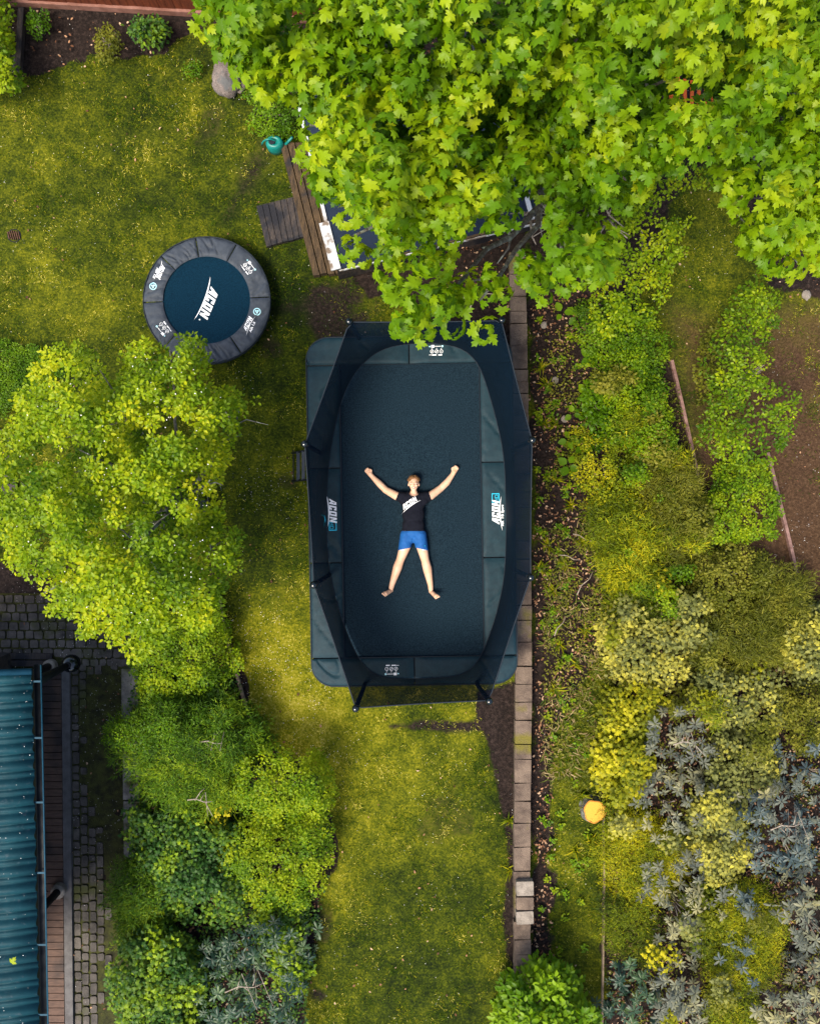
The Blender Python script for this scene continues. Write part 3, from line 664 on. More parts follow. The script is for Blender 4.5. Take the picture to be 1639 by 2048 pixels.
# ------------------------------------------------------------------ platform, boardwalk and cold frame
def boards(name, lb, cat, quad, n, z0, z1, mat, gap=.05):
    A, B, C_, D = [np.array(P(x, y, z1)[:2]) for x, y in quad]; t = thing(name, lb, cat, ((A[0]+C_[0])/2, (A[1]+C_[1])/2, 0)); 
    for i in range(n):
        u0, u1 = i/n+gap/n/2, (i+1)/n-gap/n/2; e = [random.uniform(-.008, .008) for _ in range(2)]
        q = [A+(B-A)*u0, A+(B-A)*u1, D+(C_-D)*u1+(D-A)*e[0], D+(C_-D)*u0+(D-A)*e[0]]
        o = MB().prism([tuple(p) for p in q], z0, z1+random.uniform(-.003, .003)).build('board', mat); adopt(t, o)
boards('wooden_platform', 'dark square board platform left of the boardwalk', 'platform', [(512, 412), (597, 391), (610, 473), (532, 493)], 7, .01, .09, M['wood_dark'], gap=.09)
boards('boardwalk', 'narrow brown boardwalk of four long planks', 'boardwalk', [(558, 285), (620, 285), (684, 543), (625, 551)], 4, .02, .16, M['wood'], gap=.14)
def coldframe():
    c = P(860, 430, .5); t = thing('cold_frame', 'low garden frame with dark glass and peeling white timber edges', 'cold frame', (c.x, c.y, 0)); Z = .55
    Q = [(592, 190), (1000, 110), (1075, 436), (672, 540)]
    gl = MB().prism([tuple(P(x, y, Z)[:2]) for x, y in Q], Z-.02, Z).build('glass', M['dark_glass']); adopt(t, gl)
    box_ = MB().prism([tuple(P(x, y, Z)[:2]) for x, y in Q], 0, Z-.03, .985).build('box', M['wood_dark']); adopt(t, box_)
    def bar(p, q, w_, mt, z=Z, th=.035, nm='white_rail'):
        a, b2 = P(*p, z), P(*q, z); d = b2-a; m_ = (a+b2)/2
        o = MB().box((m_.x, m_.y, z+th/2+.002), (d.length, w_, th), math.atan2(d.y, d.x)).build(nm, M[mt]); adopt(t, o)
    bar((593, 192), (654, 452), .05, 'white_paint'); bar((648, 446), (672, 540), .155, 'white_paint', Z+.002)
    bar((1052, 395), (1064, 440), .065, 'white_paint'); bar((678, 541), (1098, 440), .05, 'white_paint', Z-.14, .05); bar((676, 537), (1106, 434), .05, 'wood', Z-.06, .05, 'bottom_rail')
    bar((640, 446), (658, 520), .02, 'wood', Z-.02, .03, 'side_trim')
coldframe()
# orange garden chair half hidden under the maple
def chair():
    c = P(1372, 175, .5); t = thing('orange_garden_chair', 'bright orange slatted garden chair glimpsed under the maple', 'chair', (c.x, c.y, 0))
    for i in range(9): adopt(t, MB().box((c.x-.42+i*.105, c.y-.15, 1.05), (.05, .9, .025), 0).build('slat', M['orange']))
    for i in range(6): adopt(t, MB().box((c.x, c.y+.35, 1.08+i*.09), (.95, .025, .05), 0).build('back_slat', M['orange']))
    for sx in (-1, 1):
        for sy in (-.55, .33): adopt(t, MB().tube([(c.x+sx*.42, c.y+sy, 0), (c.x+sx*.42, c.y+sy, 1.04)], .022, 8).build('leg', M['orange']))
        adopt(t, MB().box((c.x+sx*.47, c.y-.1, 1.22), (.06, .8, .03)).build('armrest', M['orange']))
chair()
# tree stump
def stump():
    c = P(1188, 1622, .14); t = thing('tree_stump', 'round sawn stump with glowing yellow cut face beside the lawn strip', 'stump', (c.x, c.y, 0)); t2 = t.location
    n = 40; pr = [.175*(1+.06*math.sin(3*a*2*math.pi/n+1)+.03*math.sin(7*a*2*math.pi/n)) for a in range(n)]
    q = lambda s: [(c.x+pr[i]*s*math.cos(2*math.pi*i/n), c.y+pr[i]*s*math.sin(2*math.pi*i/n)) for i in range(n)]
    a = MB(); vs = [(x, y, 0) for x, y in q(1.30)]+[(x, y, .08) for x, y in q(1.08)]+[(x, y, .165) for x, y in q(1.04)]; a.add(vs, [(k*n+i, k*n+(i+1) % n, (k+1)*n+(i+1) % n, (k+1)*n+i) for k in range(2) for i in range(n)])
    bk = a.build('bark', M['bark']); tp = MB().prism(q(.94), 0, .170)
    me = tp.build('cut_face', M['cutwood']); me.location = (0, 0, 0)
    rg = MB(); vs = [(x, y, .167) for x, y in q(1.04)]+[(x, y, .173) for x, y in q(.94)]; rg.add(vs, [(i, (i+1) % n, n+(i+1) % n, n+i) for i in range(n)])
    r = rg.build('bark_rim', pm('orange_bark_rim', (.35, .13, .02), (.5, .22, .03), 30, .8)); 
    for o in (me,):   # origin at the centre so that the rings run round it
        d = Vector((c.x+.02, c.y, 0)); o.data.transform(Matrix.Translation(-d)); o.location = d
    adopt(t, bk, me, r)
stump()
# ------------------------------------------------------------------ printed marks
def letters(s, sh=.24, gap=.15):
    G = {'A': (.78, [[(0, 0), (.24, 0), (.5, .72), (.5, 1), (.36, 1)], [(.5, 0), (.76, 0), (.76, 1), (.5, 1)], [(.312, .2), (.5, .2), (.5, .42), (.392, .42)]]),
         'C': (.64, [[(0, 0), (.25, 0), (.25, 1), (0, 1)], [(.25, 0), (.62, 0), (.62, .2), (.25, .2)], [(.25, .8), (.62, .8), (.62, 1), (.25, 1)], [(.4, .2), (.62, .2), (.62, .36), (.4, .36)], [(.4, .64), (.62, .64), (.62, .8), (.4, .8)]]),
         'O': (.70, [[(0, 0), (.25, 0), (.25, 1), (0, 1)], [(.43, 0), (.68, 0), (.68, 1), (.43, 1)], [(.25, 0), (.43, 0), (.43, .2), (.25, .2)], [(.25, .8), (.43, .8), (.43, 1), (.25, 1)]]),
         'N': (.76, [[(0, 0), (.24, 0), (.24, 1), (0, 1)], [(.50, 0), (.74, 0), (.74, 1), (.50, 1)], [(.24, .62), (.50, 0), (.50, .40), (.24, 1)]])}
    out = []; x = 0
    for ch in s:
        wd, ps = G[ch]
        for p in ps: out.append([(x+a+sh*b_, b_) for a, b_ in p])
        x += wd+gap
    return out, x-gap
def swoosh(Wd):
    n = 14; top = []; bot = []; x0, x1 = -.95, Wd+.75
    for i in range(n+1):
        u = i/n; x = x0+(x1-x0)*u; yb = -.42+1.05*(u**1.0)*.0; c = -.10-.55*(2*(u-.55))**2*.55; th = .17*math.sin(math.pi*u)**.8
        top.append((x, c+th*.5)); bot.append((x, c-th*.5))
    return [[top[i], top[i+1], bot[i+1], bot[i]] for i in range(n)]
def acon(with_swoosh=True):
    ps, W_ = letters('ACON'); return (ps+(swoosh(W_) if with_swoosh else [])), W_
def arc(cx, cy, r0, r1, n=20, a0=0, a1=2*math.pi):
    out = []
    for i in range(n):
        a, b_ = a0+(a1-a0)*i/n, a0+(a1-a0)*(i+1)/n
        out.append([(cx+r1*math.cos(a), cy+r1*math.sin(a)), (cx+r1*math.cos(b_), cy+r1*math.sin(b_)), (cx+r0*math.cos(b_), cy+r0*math.sin(b_)), (cx+r0*math.cos(a), cy+r0*math.sin(a))])
    return out
def rect(x0, y0, x1, y1): return [[(x0, y0), (x1, y0), (x1, y1), (x0, y1)]]
def bar2(x0, y0, x1, y1, w_):
    d = math.hypot(x1-x0, y1-y0); nx, ny = -(y1-y0)/d*w_/2, (x1-x0)/d*w_/2
    return [[(x0+nx, y0+ny), (x0-nx, y0-ny), (x1-nx, y1-ny), (x1+nx, y1+ny)]]
def textpolys(txt, size, bold=.02, shear=.2):
    cu = bpy.data.curves.new('t', 'FONT'); cu.body = txt; cu.size = size; cu.offset = bold*size; cu.shear = shear; cu.resolution_u = 3
    o = bpy.data.objects.new('t', cu); col.objects.link(o); dg = bpy.context.evaluated_depsgraph_get(); me = bpy.data.meshes.new_from_object(o.evaluated_get(dg))
    out = [[tuple(me.vertices[i].co[:2]) for i in p.vertices] for p in me.polygons]
    bpy.data.objects.remove(o); bpy.data.curves.remove(cu); bpy.data.meshes.remove(me); return out
def warning():      # three ringed pictograms with their captions, unit = ring radius
    p = []; q = []
    for i in range(3):
        cx = i*2.5; p += arc(cx, 0, .78, 1.0, 18)
        if i < 2: p += bar2(cx-.52, -.52, cx+.52, .52, .26)
        else: p += arc(cx, 0, .0, .22, 6)
        p += rect(cx-.10, 1.03, cx+.10, 1.45)+bar2(cx-.35, 1.9, cx-.03, 1.47, .14)+bar2(cx+.35, 1.9, cx+.03, 1.47, .14)
    p += rect(-1.6, -1.95, -.1, -1.7)+rect(.0, -2.15, 2.4, -1.6)+rect(3.3, -2.2, 5.4, -1.6)
    p += rect(-.4, 2.1, 1.3, 3.5)+rect(1.55, 2.65, 4.9, 2.95)
    q += arc(5.6, 2.8, 0, .55, 12)+arc(-1.2, 2.7, 0, .4, 10)
    return p, q
def decal(polys, o, ang, s, mat, name, parent, tree=None, z=None, lift=.004, flip=False):
    ca, sa = math.cos(ang), math.sin(ang); bm = bmesh.new()
    for pl in polys:
        pts = [(o[0]+s*(x*ca-y*sa), o[1]+s*(x*sa+y*ca)) for x, y in pl]
        try: bm.faces.new([bm.verts.new((a, b_, 0)) for a, b_ in pts])
        except Exception: pass
    if tree is not None:
        for _ in range(3):
            es = [e for e in bm.edges if e.calc_length() > .035]
            if not es: break
            bmesh.ops.subdivide_edges(bm, edges=es, cuts=1)
        bmesh.ops.triangulate(bm, faces=bm.faces[:])
        for v in bm.verts:
            h = tree.ray_cast(Vector((v.co.x, v.co.y, 5)), Vector((0, 0, -1)))
            v.co.z = (h[0].z if h[0] else (z or 1.0))+lift
    else:
        for v in bm.verts: v.co.z = z+lift
    for f in bm.faces:
        f.normal_update()
        if f.normal.z < 0: f.normal_flip()
    me = bpy.data.meshes.new(name); bm.to_mesh(me); bm.free(); ob = link(name, me, mat)
    if parent is not None:
        ob.parent = parent; ob.matrix_parent_inverse = world_of(parent).inverted()
    return ob
def world_of(o):
    m = o.matrix_basis.copy()
    while o.parent is not None: m = o.parent.matrix_basis @ o.matrix_parent_inverse @ m; o = o.parent
    return m
def tree_of(*obs):
    V, Fs = [], []
    for o in obs:
        n = len(V); V += [v.co.copy() for v in o.data.vertices]; Fs += [[i+n for i in p.vertices] for p in o.data.polygons]
    return BVHTree.FromPolygons(V, Fs)

# ------------------------------------------------------------------ large rectangular trampoline
TZ = .95; TC = P(823, 1021, TZ); TA = R(1.0); cT, sT = math.cos(TA), math.sin(TA)
def L2W(x, y, z): return (TC.x+x*cT-y*sT, TC.y+x*sT+y*cT, z)
def W2L(x, y): x -= TC.x; y -= TC.y; return (x*cT+y*sT, -x*sT+y*cT)
WO, LO, WI, LI, RC = 1.55, 2.635, 1.06, 2.215, .34
def big():
    t = thing('large_trampoline', 'large rectangular trampoline with dark safety net and blue-black pads', 'trampoline', (TC.x, TC.y, 0))
    # mat
    n1, n2 = 24, 48; V = []; 
    for j in range(n2+1):
        for i in range(n1+1):
            x = -WI-.02+(2*WI+.04)*i/n1; y = -LI-.02+(2*LI+.04)*j/n2
            V.append(L2W(x, y, TZ-.035-.015*max(0, 1-(x/WI)**2)*max(0, 1-(y/LI)**2)))
    mt = MB().add(V, [(j*(n1+1)+i, j*(n1+1)+i+1, (j+1)*(n1+1)+i+1, (j+1)*(n1+1)+i) for j in range(n2) for i in range(n1)]).build('mat', M['mat_big'], smooth=True); adopt(t, mt)
    pads = []
    def pad(fx, nx, ny, seed, mat='pad_big'):
        V = []; 
        for j in range(ny+1):
            for i in range(nx+1):
                u, v = i/nx, j/ny; x, y = fx(u, v); e = min(u, 1-u, v, 1-v)
                dx, dy = x, y
                wr = (fnoise(dx*1.0+dy*.8, dy*1.6-dx*1.3, .16, seed, 2)-.5)*.008-.030*math.exp(-((fnoise(dx*1.1+dy*.9, dy*.35-dx*.45, .42, seed+3, 1)-.5)/.030)**2)*sstep(.38, .55, vnoise(dx, dy, .3, seed))
                puff = .028*(1-math.exp(-e*22)); V.append(L2W(x, y, TZ-.012+puff+wr*min(1, e*14)-.02*max(0, abs(x)-1.3)))
        o = MB().add(V, [(j*(nx+1)+i, j*(nx+1)+i+1, (j+1)*(nx+1)+i+1, (j+1)*(nx+1)+i) for j in range(ny) for i in range(nx)])
        ob = o.build('safety_pad', M[mat], smooth=True); adopt(t, ob); pads.append(ob); return ob
    def yo(x): ax = abs(x); return LO if ax < WO-RC else LO-RC+math.sqrt(max(0, RC*RC-(ax-(WO-RC))**2))
    g = .010
    for sy in (1, -1):
        for (xa, xb) in ((-WO, 0), (0, WO)):
            sx = -1 if xa < 0 else 1
            def fx(u, v, xa=xa, xb=xb, sy=sy):
                a, b_ = xa+(g if xa == 0 else 0), xb-(g if xb == 0 else 0)
                uu = (1-(1-u)**1.6) if xb > 0 else u**1.6
                x = a+(b_-a)*uu; yi = LI+.004; return x, sy*(yi+(yo(x)-yi)*v)
            pad(fx, 60, 16, 5+sy+sx*3)
    ysp = [[-LI+.004, -.77, .66, LI-.004], [-LI+.004, -.73, .71, LI-.004]]
    for si, sx in enumerate((-1, 1)):
        for k in range(3):
            ya, yb = ysp[si][k]+g, ysp[si][k+1]-g
            pad(lambda u, v, ya=ya, yb=yb, sx=sx: (sx*(WI+(WO-WI)*(u if sx > 0 else 1-u)) if sx > 0 else -(WO-(WO-WI)*u), ya+(yb-ya)*v), 16, 50, 20+si*7+k)
    # fix winding for pads drawn with a flipped axis
    for o in pads+[mt]:
        o.data.update(); s_ = sum(p.normal.z for p in o.data.polygons)
        if s_ < 0: o.data.flip_normals()
    il = [L2W(x, y, TZ-.004) for x, y in ((-WI+.005, -LI+.005), (WI-.005, -LI+.005), (WI-.005, LI-.005), (-WI+.005, LI-.005), (-WI+.005, -LI+.005))]; adopt(t, MB().tube(il, .013, 6, False).build('inner_seam', M['seam']))
    # dark piping: outer edge + inner edge + skirt
    out = []
    for k in range(4):
        cx, cy = ((1, 1), (-1, 1), (-1, -1), (1, -1))[k]
        for q in range(9):
            a = math.pi/2*(k+q/8); out.append((cx*(WO-RC)+RC*math.cos(a), cy*(LO-RC)+RC*math.sin(a)))
    loop = [L2W(x, y, TZ-.01) for x, y in out]; loop.append(loop[0])
    pi_ = MB().tube(loop, .012, 6, False).build('piping', M['seam'], smooth=True); adopt(t, pi_)
    n = len(out); sk = MB().add([L2W(x, y, TZ-.012) for x, y in out]+[L2W(x*1.006+.01*math.sin(i*2.3), y*1.004, TZ-.16-.015*math.sin(i*1.7)) for i, (x, y) in enumerate(out)], [(i, n+i, n+(i+1) % n, (i+1) % n) for i in range(n)]).build('pad_skirt', M['pad_big'], smooth=False); adopt(t, sk)
    und = MB().prism([L2W(x, y, 0)[:2] for x, y in ((-WI-.06, -LI-.06), (WI+.06, -LI-.06), (WI+.06, LI+.06), (-WI-.06, LI+.06))], TZ-.115, TZ-.11); adopt(t, und.build('spring_shade', M['seam'])); adopt(t, MB().prism([L2W(x*.985, y*.99, 0)[:2] for x, y in out], TZ-.105, TZ-.060).build('pad_gap_shade', M['seam']))  # dark plates added so the gaps under mat and pads look shaded
    fl = [L2W(x*.97, y*.98, TZ-.09) for x, y in out]; fl.append(fl[0]); adopt(t, MB().tube(fl, .03, 8, False).build('frame', M['black'], smooth=True))
    for sx, sy in ((-1, -.8), (-1, .8), (1, -.8), (1, .8), (-1, .27), (1, .27), (-1, -.27), (1, -.27)):
        a = L2W(sx*WO*.95, sy*LO, TZ-.09); b_ = L2W(sx*WO*.95, sy*LO, .02)
        o = MB().tube([a, b_], .028, 8).tube([(b_[0], b_[1]-.25, .03), (b_[0], b_[1]+.25, .03)], .026, 8).build('leg', M['black'], smooth=True); adopt(t, o)
    # poles and net
    ZP = 2.75
    tops = [(698, 643), (1003, 640), (1064, 880), (1061, 1155), (978, 1402), (711, 1417), (627, 1170), (609, 888)]
    WT = [np.array(P(x, y, ZP)) for x, y in tops]
    for i, wt in enumerate(WT):
        lx, ly = W2L(wt[0], wt[1]); bx = max(-WO*.985, min(WO*.985, lx*.98)); by = max(-LO*.99, min(LO*.99, ly*1.04 if abs(ly) > 2 else ly*1.0))
        if abs(by) > 2: by = math.copysign(LO*.99, by)
        b0 = L2W(bx, by, .45); b1 = L2W(bx, by, TZ+.25)
        o = MB().tube([b0, b1, tuple(wt)], [.026, .032, .032], 12).build('pole', M['black'], smooth=True); adopt(t, o)
        cp = MB().lathe([(.02, -.04), (.042, -.03), (.05, .0), (.042, .035), (.02, .05)], tuple(wt), 14).build('pole_cap', M['gloss'], smooth=True)
        cp.parent = o
    ring = [(764, 696), (807, 688), (860, 686), (906, 690), (932, 699), (955, 722), (972, 768), (988, 824), (1003, 884), (1009, 933), (1012, 1033), (1011, 1099), (1008, 1158), (992, 1231), (975, 1280), (962, 1313), (946, 1340),
            (922, 1353), (830, 1358), (758, 1357), (735, 1343), (715, 1316), (692, 1264), (672, 1204), (659, 1148), (651, 1060), (652, 1000), (655, 950), (660, 900), (669, 851), (687, 785), (706, 748), (731, 719)]
    RW = [np.array(P(x, y, TZ+.03)) for x, y in ring]; RW.append(RW[0])
    # smooth closed resample
    A = np.array(RW[:-1]); N = 120; m_ = len(A); seg = np.linalg.norm(np.roll(A, -1, 0)-A, axis=1); cum = np.concatenate([[0], np.cumsum(seg)])
    tt = np.linspace(0, cum[-1], N, endpoint=False); AA = np.vstack([A, A[:1]]); B = np.stack([np.interp(tt, cum, AA[:, k]) for k in range(3)], 1)
    for _ in range(4): B = (np.roll(B, 1, 0)+2*B+np.roll(B, -1, 0))/4
    angB = np.arctan2(B[:, 1]-TC.y, B[:, 0]-TC.x)
    T_ = np.array(WT)+np.array([0, 0, -.03]); T2 = []
    for a in angB:      # the point of the straight-sided top rope in the same direction
        d = np.array([math.cos(a), math.sin(a)]); best = None
        for i in range(8):
            p, q = T_[i][:2]-np.array(TC[:2]), T_[(i+1) % 8][:2]-np.array(TC[:2]); e = q-p; det = d[0]*(-e[1])+e[0]*d[1]
            if abs(det) < 1e-9: continue
            r_ = (p[0]*(-e[1])+e[0]*p[1])/det; s_ = (d[0]*p[1]-d[1]*p[0])/det
            if r_ > 0 and -1e-6 <= s_ <= 1+1e-6: best = (r_, s_, i)
        r_, s_, i = best; sag = .035*math.sin(math.pi*s_); T2.append([TC.x+d[0]*r_, TC.y+d[1]*r_, T_[i][2]-sag])
    T2 = np.array(T2); rows = 12; V = []
    for k in range(rows+1):
        f = k/rows; inward = .05*math.sin(math.pi*f); X = B*(1-f)+T2*f; cxy = np.array([TC.x, TC.y, 0]); dirv = X-cxy; dirv[:, 2] = 0
        V.append(X-dirv/np.linalg.norm(dirv, axis=1)[:, None]*inward)
    V = np.vstack(V); q = [(k*N+i, k*N+(i+1) % N, (k+1)*N+(i+1) % N, (k+1)*N+i) for k in range(rows) for i in range(N)]
    net = raw('safety_net', V, np.array(q), np.full(len(q), 4), M['net'], None, None, True); adopt(t, net)
    tl = [tuple(x) for x in T2]; tl.append(tl[0]); adopt(t, MB().tube(tl, .009, 6, False).build('net_top_rope', M['seam'], smooth=True))
    bl = [tuple(x) for x in B]; bl.append(bl[0]); adopt(t, MB().tube(bl, .008, 6, False).build('net_bottom_hem', M['seam'], smooth=True))
    # blue zip ribbon at the entrance
    rb = [P(643, 1030, 1.5), P(648, 1031, 1.45), P(650, 1040, 1.35), P(648, 1052, 1.2)]
    o = MB().tube(rb, .010, 6).build('zip_strap', M['cyan'], smooth=True); adopt(t, o)
    # printed marks
    tr = tree_of(*pads); ps, W_ = acon()
    def pixel(x, y): return tuple(P(x, y, TZ+.02)[:2])
    k = (H-TZ-.02)/F
    padL = pads[4+1]; padR = pads[4+4]
    decal(ps, pixel(658, 997), R(-88), 14*k, M['print'], 'logo', padL, tr)
    decal(ps, pixel(998, 1049), R(91), 14*k, M['print'], 'logo', padR, tr)
    for (x, y, a, pd) in ((659.5, 1044, R(-88), padL), (996, 1004, R(91), padR)):
        hd = rect(-.25, -.25, -.1, 1.45)+rect(1.75, -.25, 1.95, 1.45)+rect(-.05, -.25, 1.75, -.08)+rect(-.05, 1.28, 1.75, 1.45)
        decal(hd, pixel(x, y), a, 9*k, M['cyan'], 'badge', pd, tr); decal(textpolys('HD', 1.15, .0, 0), tuple(np.array(pixel(x, y))+np.array((0, 0))), a, 9*k, M['cyan'], 'badge_lettering', pd, tr)
    decal(textpolys('AIR', .62, .03, .1), pixel(1006.5, 1052), R(91), 11*k, M['print'], 'lettering', padR, tr)
    decal(textpolys('16', .92, .03, .1), pixel(1006.5, 1038.5), R(91), 11*k, M['print'], 'lettering', padR, tr)
    decal(textpolys('Sport', .66, .025, .1), pixel(1006.5, 1026), R(91), 11*k, M['print'], 'lettering', padR, tr)
    wp, wq = warning()
    for (x, y, a, pd) in ((863.5, 703, TA, pads[1]), (791.5, 1337.5, TA+math.pi, pads[2])):
        decal(wp, pixel(x, y), a, 3.7*k, M['print'], 'warning_symbols', pd, tr); [decal(w_, pixel(x, y), a, 3.7*k, M['pale_cyan'], 'warning_dot', pd, tr) for w_ in (wq[:12], wq[12:])]
    return t
big()
def ladder():
    a = P(602, 931, .5); t = thing('trampoline_ladder', 'short black ladder with three steps leaning on the large trampoline', 'ladder', (a.x, a.y, 0))
    top = P(624, 931, .86).x; bot = P(584, 931, .04).x; y0, y1 = P(0, 902, .5).y, P(0, 960, .5).y
    for yy in (y0, y1): adopt(t, MB().tube([(bot, yy, .02), (top, yy, .88)], .017, 10).build('rail', M['black'], smooth=True))
    for i in range(4):
        f = (.06, .32, .58, .84)[i]; x = bot+(top-bot)*f; z = .02+.86*f
        adopt(t, MB().box((x, (y0+y1)/2, z), (.016 if i == 0 else .052, abs(y0-y1)+(.1 if i == 0 else 0), .02), 0, .004).build('step', M['pad_small'] if i else M['black']))
ladder()
# ------------------------------------------------------------------ small round trampoline
def small():
    Z = .36; c = P(413, 600, Z); t = thing('small_trampoline', 'small round trampoline with grey padding and blue jumping mat', 'trampoline', (c.x, c.y, 0)); k = (H-Z)/F; RO, RI = 127*k, 87*k
    n = 64; mt = MB(); vs = [(c.x, c.y, Z-.05)]
    for r_ in range(1, 9):
        for i in range(n): a = 2*math.pi*i/n; rr = (RI+.02)*r_/8; vs.append((c.x+rr*math.cos(a), c.y+rr*math.sin(a), Z-.05+.02*(r_/8)**2))
    fs = [(0, 1+i, 1+(i+1) % n) for i in range(n)]+[(1+(r_-1)*n+i, 1+r_*n+i, 1+r_*n+(i+1) % n, 1+(r_-1)*n+(i+1) % n) for r_ in range(1, 8) for i in range(n)]
    m = mt.add(vs, fs).build('mat', M['mat_small'], smooth=True); adopt(t, m)
    pads = []; seams = [R(a) for a in (3, 62, 100, 136, 182, 228, 262, 303)]
    for s in range(8):
        a0 = seams[s]+.008; a1 = (seams[(s+1) % 8]+(2*math.pi if s == 7 else 0))-.008; nu, nv = 34, 14; V = []
        for j in range(nv+1):
            for i in range(nu+1):
                u, v = i/nu, j/nv; a = a0+(a1-a0)*u; e = min(u*3, (1-u)*3, v, 1-v); ro = RO*(1-.014*math.sin(math.pi*u)+.004*math.sin(a*31)); r_ = RI+(ro-RI)*v
                x, y = r_*math.cos(a), r_*math.sin(a)
                wr = (fnoise(a*6+r_*1.2, r_*2, .35, s, 2)-.5)*.012-.028*math.exp(-((fnoise(a*5-r_*3, r_*1.2, .6, s+20, 2)-.5)/.04)**2)
                V.append((c.x+x, c.y+y, Z-.005+.030*(1-math.exp(-e*14))+wr*min(1, e*8)-.012*v))
        o = MB().add(V, [(j*(nu+1)+i, (j+1)*(nu+1)+i, (j+1)*(nu+1)+i+1, j*(nu+1)+i+1) for j in range(nv) for i in range(nu)]).build('safety_pad', M['pad_small'], smooth=True)
        o.data.update()
        if sum(p.normal.z for p in o.data.polygons) < 0: o.data.flip_normals()
        adopt(t, o); pads.append(o)
    q = [(c.x+RO*math.cos(2*math.pi*i/48), c.y+RO*math.sin(2*math.pi*i/48)) for i in range(48)]; lp = [(x, y, Z-.012) for x, y in q]; lp.append(lp[0])
    adopt(t, MB().tube(lp, .010, 6, False).build('piping', M['seam'], smooth=True))
    adopt(t, MB().add([(x, y, Z-.012) for x, y in q]+[(c.x+(x-c.x)*.995, c.y+(y-c.y)*.995, Z-.14) for x, y in q], [(i, 48+i, 48+(i+1) % 48, (i+1) % 48) for i in range(48)]).build('pad_skirt', M['pad_small'], smooth=True))
    for i in range(6):
        a = i*math.pi/3+.4; x, y = c.x+RO*.93*math.cos(a), c.y+RO*.93*math.sin(a); adopt(t, MB().tube([(x, y, 0), (x, y, Z-.03)], .022, 8).build('leg', M['black'], smooth=True))
    tr = tree_of(*pads); px_ = lambda x, y: tuple(P(x, y, Z)[:2]); ps, W_ = acon()
    decal(ps, px_(421, 571), R(-112), 18.5*k, M['print'], 'logo', m, tree_of(m))
    decal(arc(0, 0, 0, .12, 10), px_(398, 638), 0, 13*k, M['print'], 'logo_dot', m, tree_of(m))
    def onpad(x, y):
        a = math.atan2(-(y-600), x-413) % (2*math.pi)
        for s in range(8):
            a1 = seams[(s+1) % 8]+(2*math.pi if s == 7 else 0)
            if seams[s] <= a < a1 or seams[s] <= a+2*math.pi < a1: return pads[s]
        return pads[7]
    for (x, y, ang, tx, ty) in ((325, 529, R(-114), 315, 536), (493, 663, R(64), 502, 665)):
        decal(ps, px_(x, y), ang, 8.5*k, M['print'], 'logo', onpad(x, y), tr)
        decal(textpolys('AIR 1.8', .95, .03, .1), px_(tx, ty), ang, 7.5*k, M['print'], 'lettering', onpad(x, y), tr)
    for (x, y) in ((307, 573), (514.5, 624)):
        decal(arc(0, 0, .78, 1, 24)+arc(0, -.28, 0, .26, 8)+arc(-.28, .2, 0, .26, 8)+arc(.28, .2, 0, .26, 8), px_(x, y), 0, 7.4*k, M['pale_cyan'], 'round_badge', onpad(x, y), tr)
    wp, wq = warning()
    for (x, y, a) in ((490, 530, R(-52)), (335, 663, R(128))):
        decal(wp, px_(x, y), a, 3.6*k, M['print'], 'warning_symbols', onpad(x, y), tr); [decal(w_, px_(x, y), a, 3.6*k, M['pale_cyan'], 'warning_dot', onpad(x, y), tr) for w_ in (wq[:12], wq[12:])]
small()
# ------------------------------------------------------------------ the person
MZ = TZ-.053
def sph(c, r, n=16):
    r = r if isinstance(r, (tuple, list)) else (r, r, r); m = MB(); V = []; c = Vector(c)
    V = [(c.x, c.y, c.z-r[2])]
    for i in range(1, n//2):
        a = math.pi*i/(n//2)
        for k in range(n): b_ = 2*math.pi*k/n; V.append((c.x+r[0]*math.sin(a)*math.cos(b_), c.y+r[1]*math.sin(a)*math.sin(b_), c.z-r[2]*math.cos(a)))
    V.append((c.x, c.y, c.z+r[2])); R_ = n//2-1; L_ = len(V)-1
    Fs = [(0, 1+(k+1) % n, 1+k) for k in range(n)]+[(1+i*n+k, 1+i*n+(k+1) % n, 1+(i+1)*n+(k+1) % n, 1+(i+1)*n+k) for i in range(R_-1) for k in range(n)]+[(1+(R_-1)*n+k, 1+(R_-1)*n+(k+1) % n, L_) for k in range(n)]
    return V, Fs
def limb(mb, pts, rs, n=16, flat=1.0):
    """tapered limb through joints, closed by spheres at the joints"""
    pts = [Vector(p) for p in pts]
    for p, r in zip(pts, rs): mb.add(*sph(p, (r, r, r*flat), n))
    for a, b_, ra, rb in zip(pts[:-1], pts[1:], rs[:-1], rs[1:]):
        t = (b_-a).normalized(); u = Vector((0, 0, 1)).cross(t).normalized(); v = t.cross(u); vs = []
        for p, r in ((a, ra), (b_, rb)):
            for k in range(n): q = 2*math.pi*k/n; vs.append(p+u*math.cos(q)*r+v*math.sin(q)*r*flat)
        mb.add(vs, [(k, (k+1) % n, n+(k+1) % n, n+k) for k in range(n)]+[tuple(range(n-1, -1, -1)), tuple(range(n, 2*n))])
def remesh(mb, name, mat, vox, parent, it=3, keep=None):
    o = mb.build(name+'_raw', mat); md = o.modifiers.new('r', 'REMESH'); md.mode = 'VOXEL'; md.voxel_size = vox
    s_ = o.modifiers.new('s', 'SMOOTH'); s_.iterations = it; s_.factor = .5
    dg = bpy.context.evaluated_depsgraph_get(); me = bpy.data.meshes.new_from_object(o.evaluated_get(dg)); me.name = name
    bpy.data.objects.remove(o)
    if keep:
        bm = bmesh.new(); bm.from_mesh(me); bmesh.ops.delete(bm, geom=[v for v in bm.verts if not keep(v.co)], context='VERTS'); bm.to_mesh(me); bm.free()
    me.polygons.foreach_set('use_smooth', [True]*len(me.polygons)); me.materials.clear(); ob = link(name, me, mat)
    if parent is not None: adopt(parent, ob)
    return ob
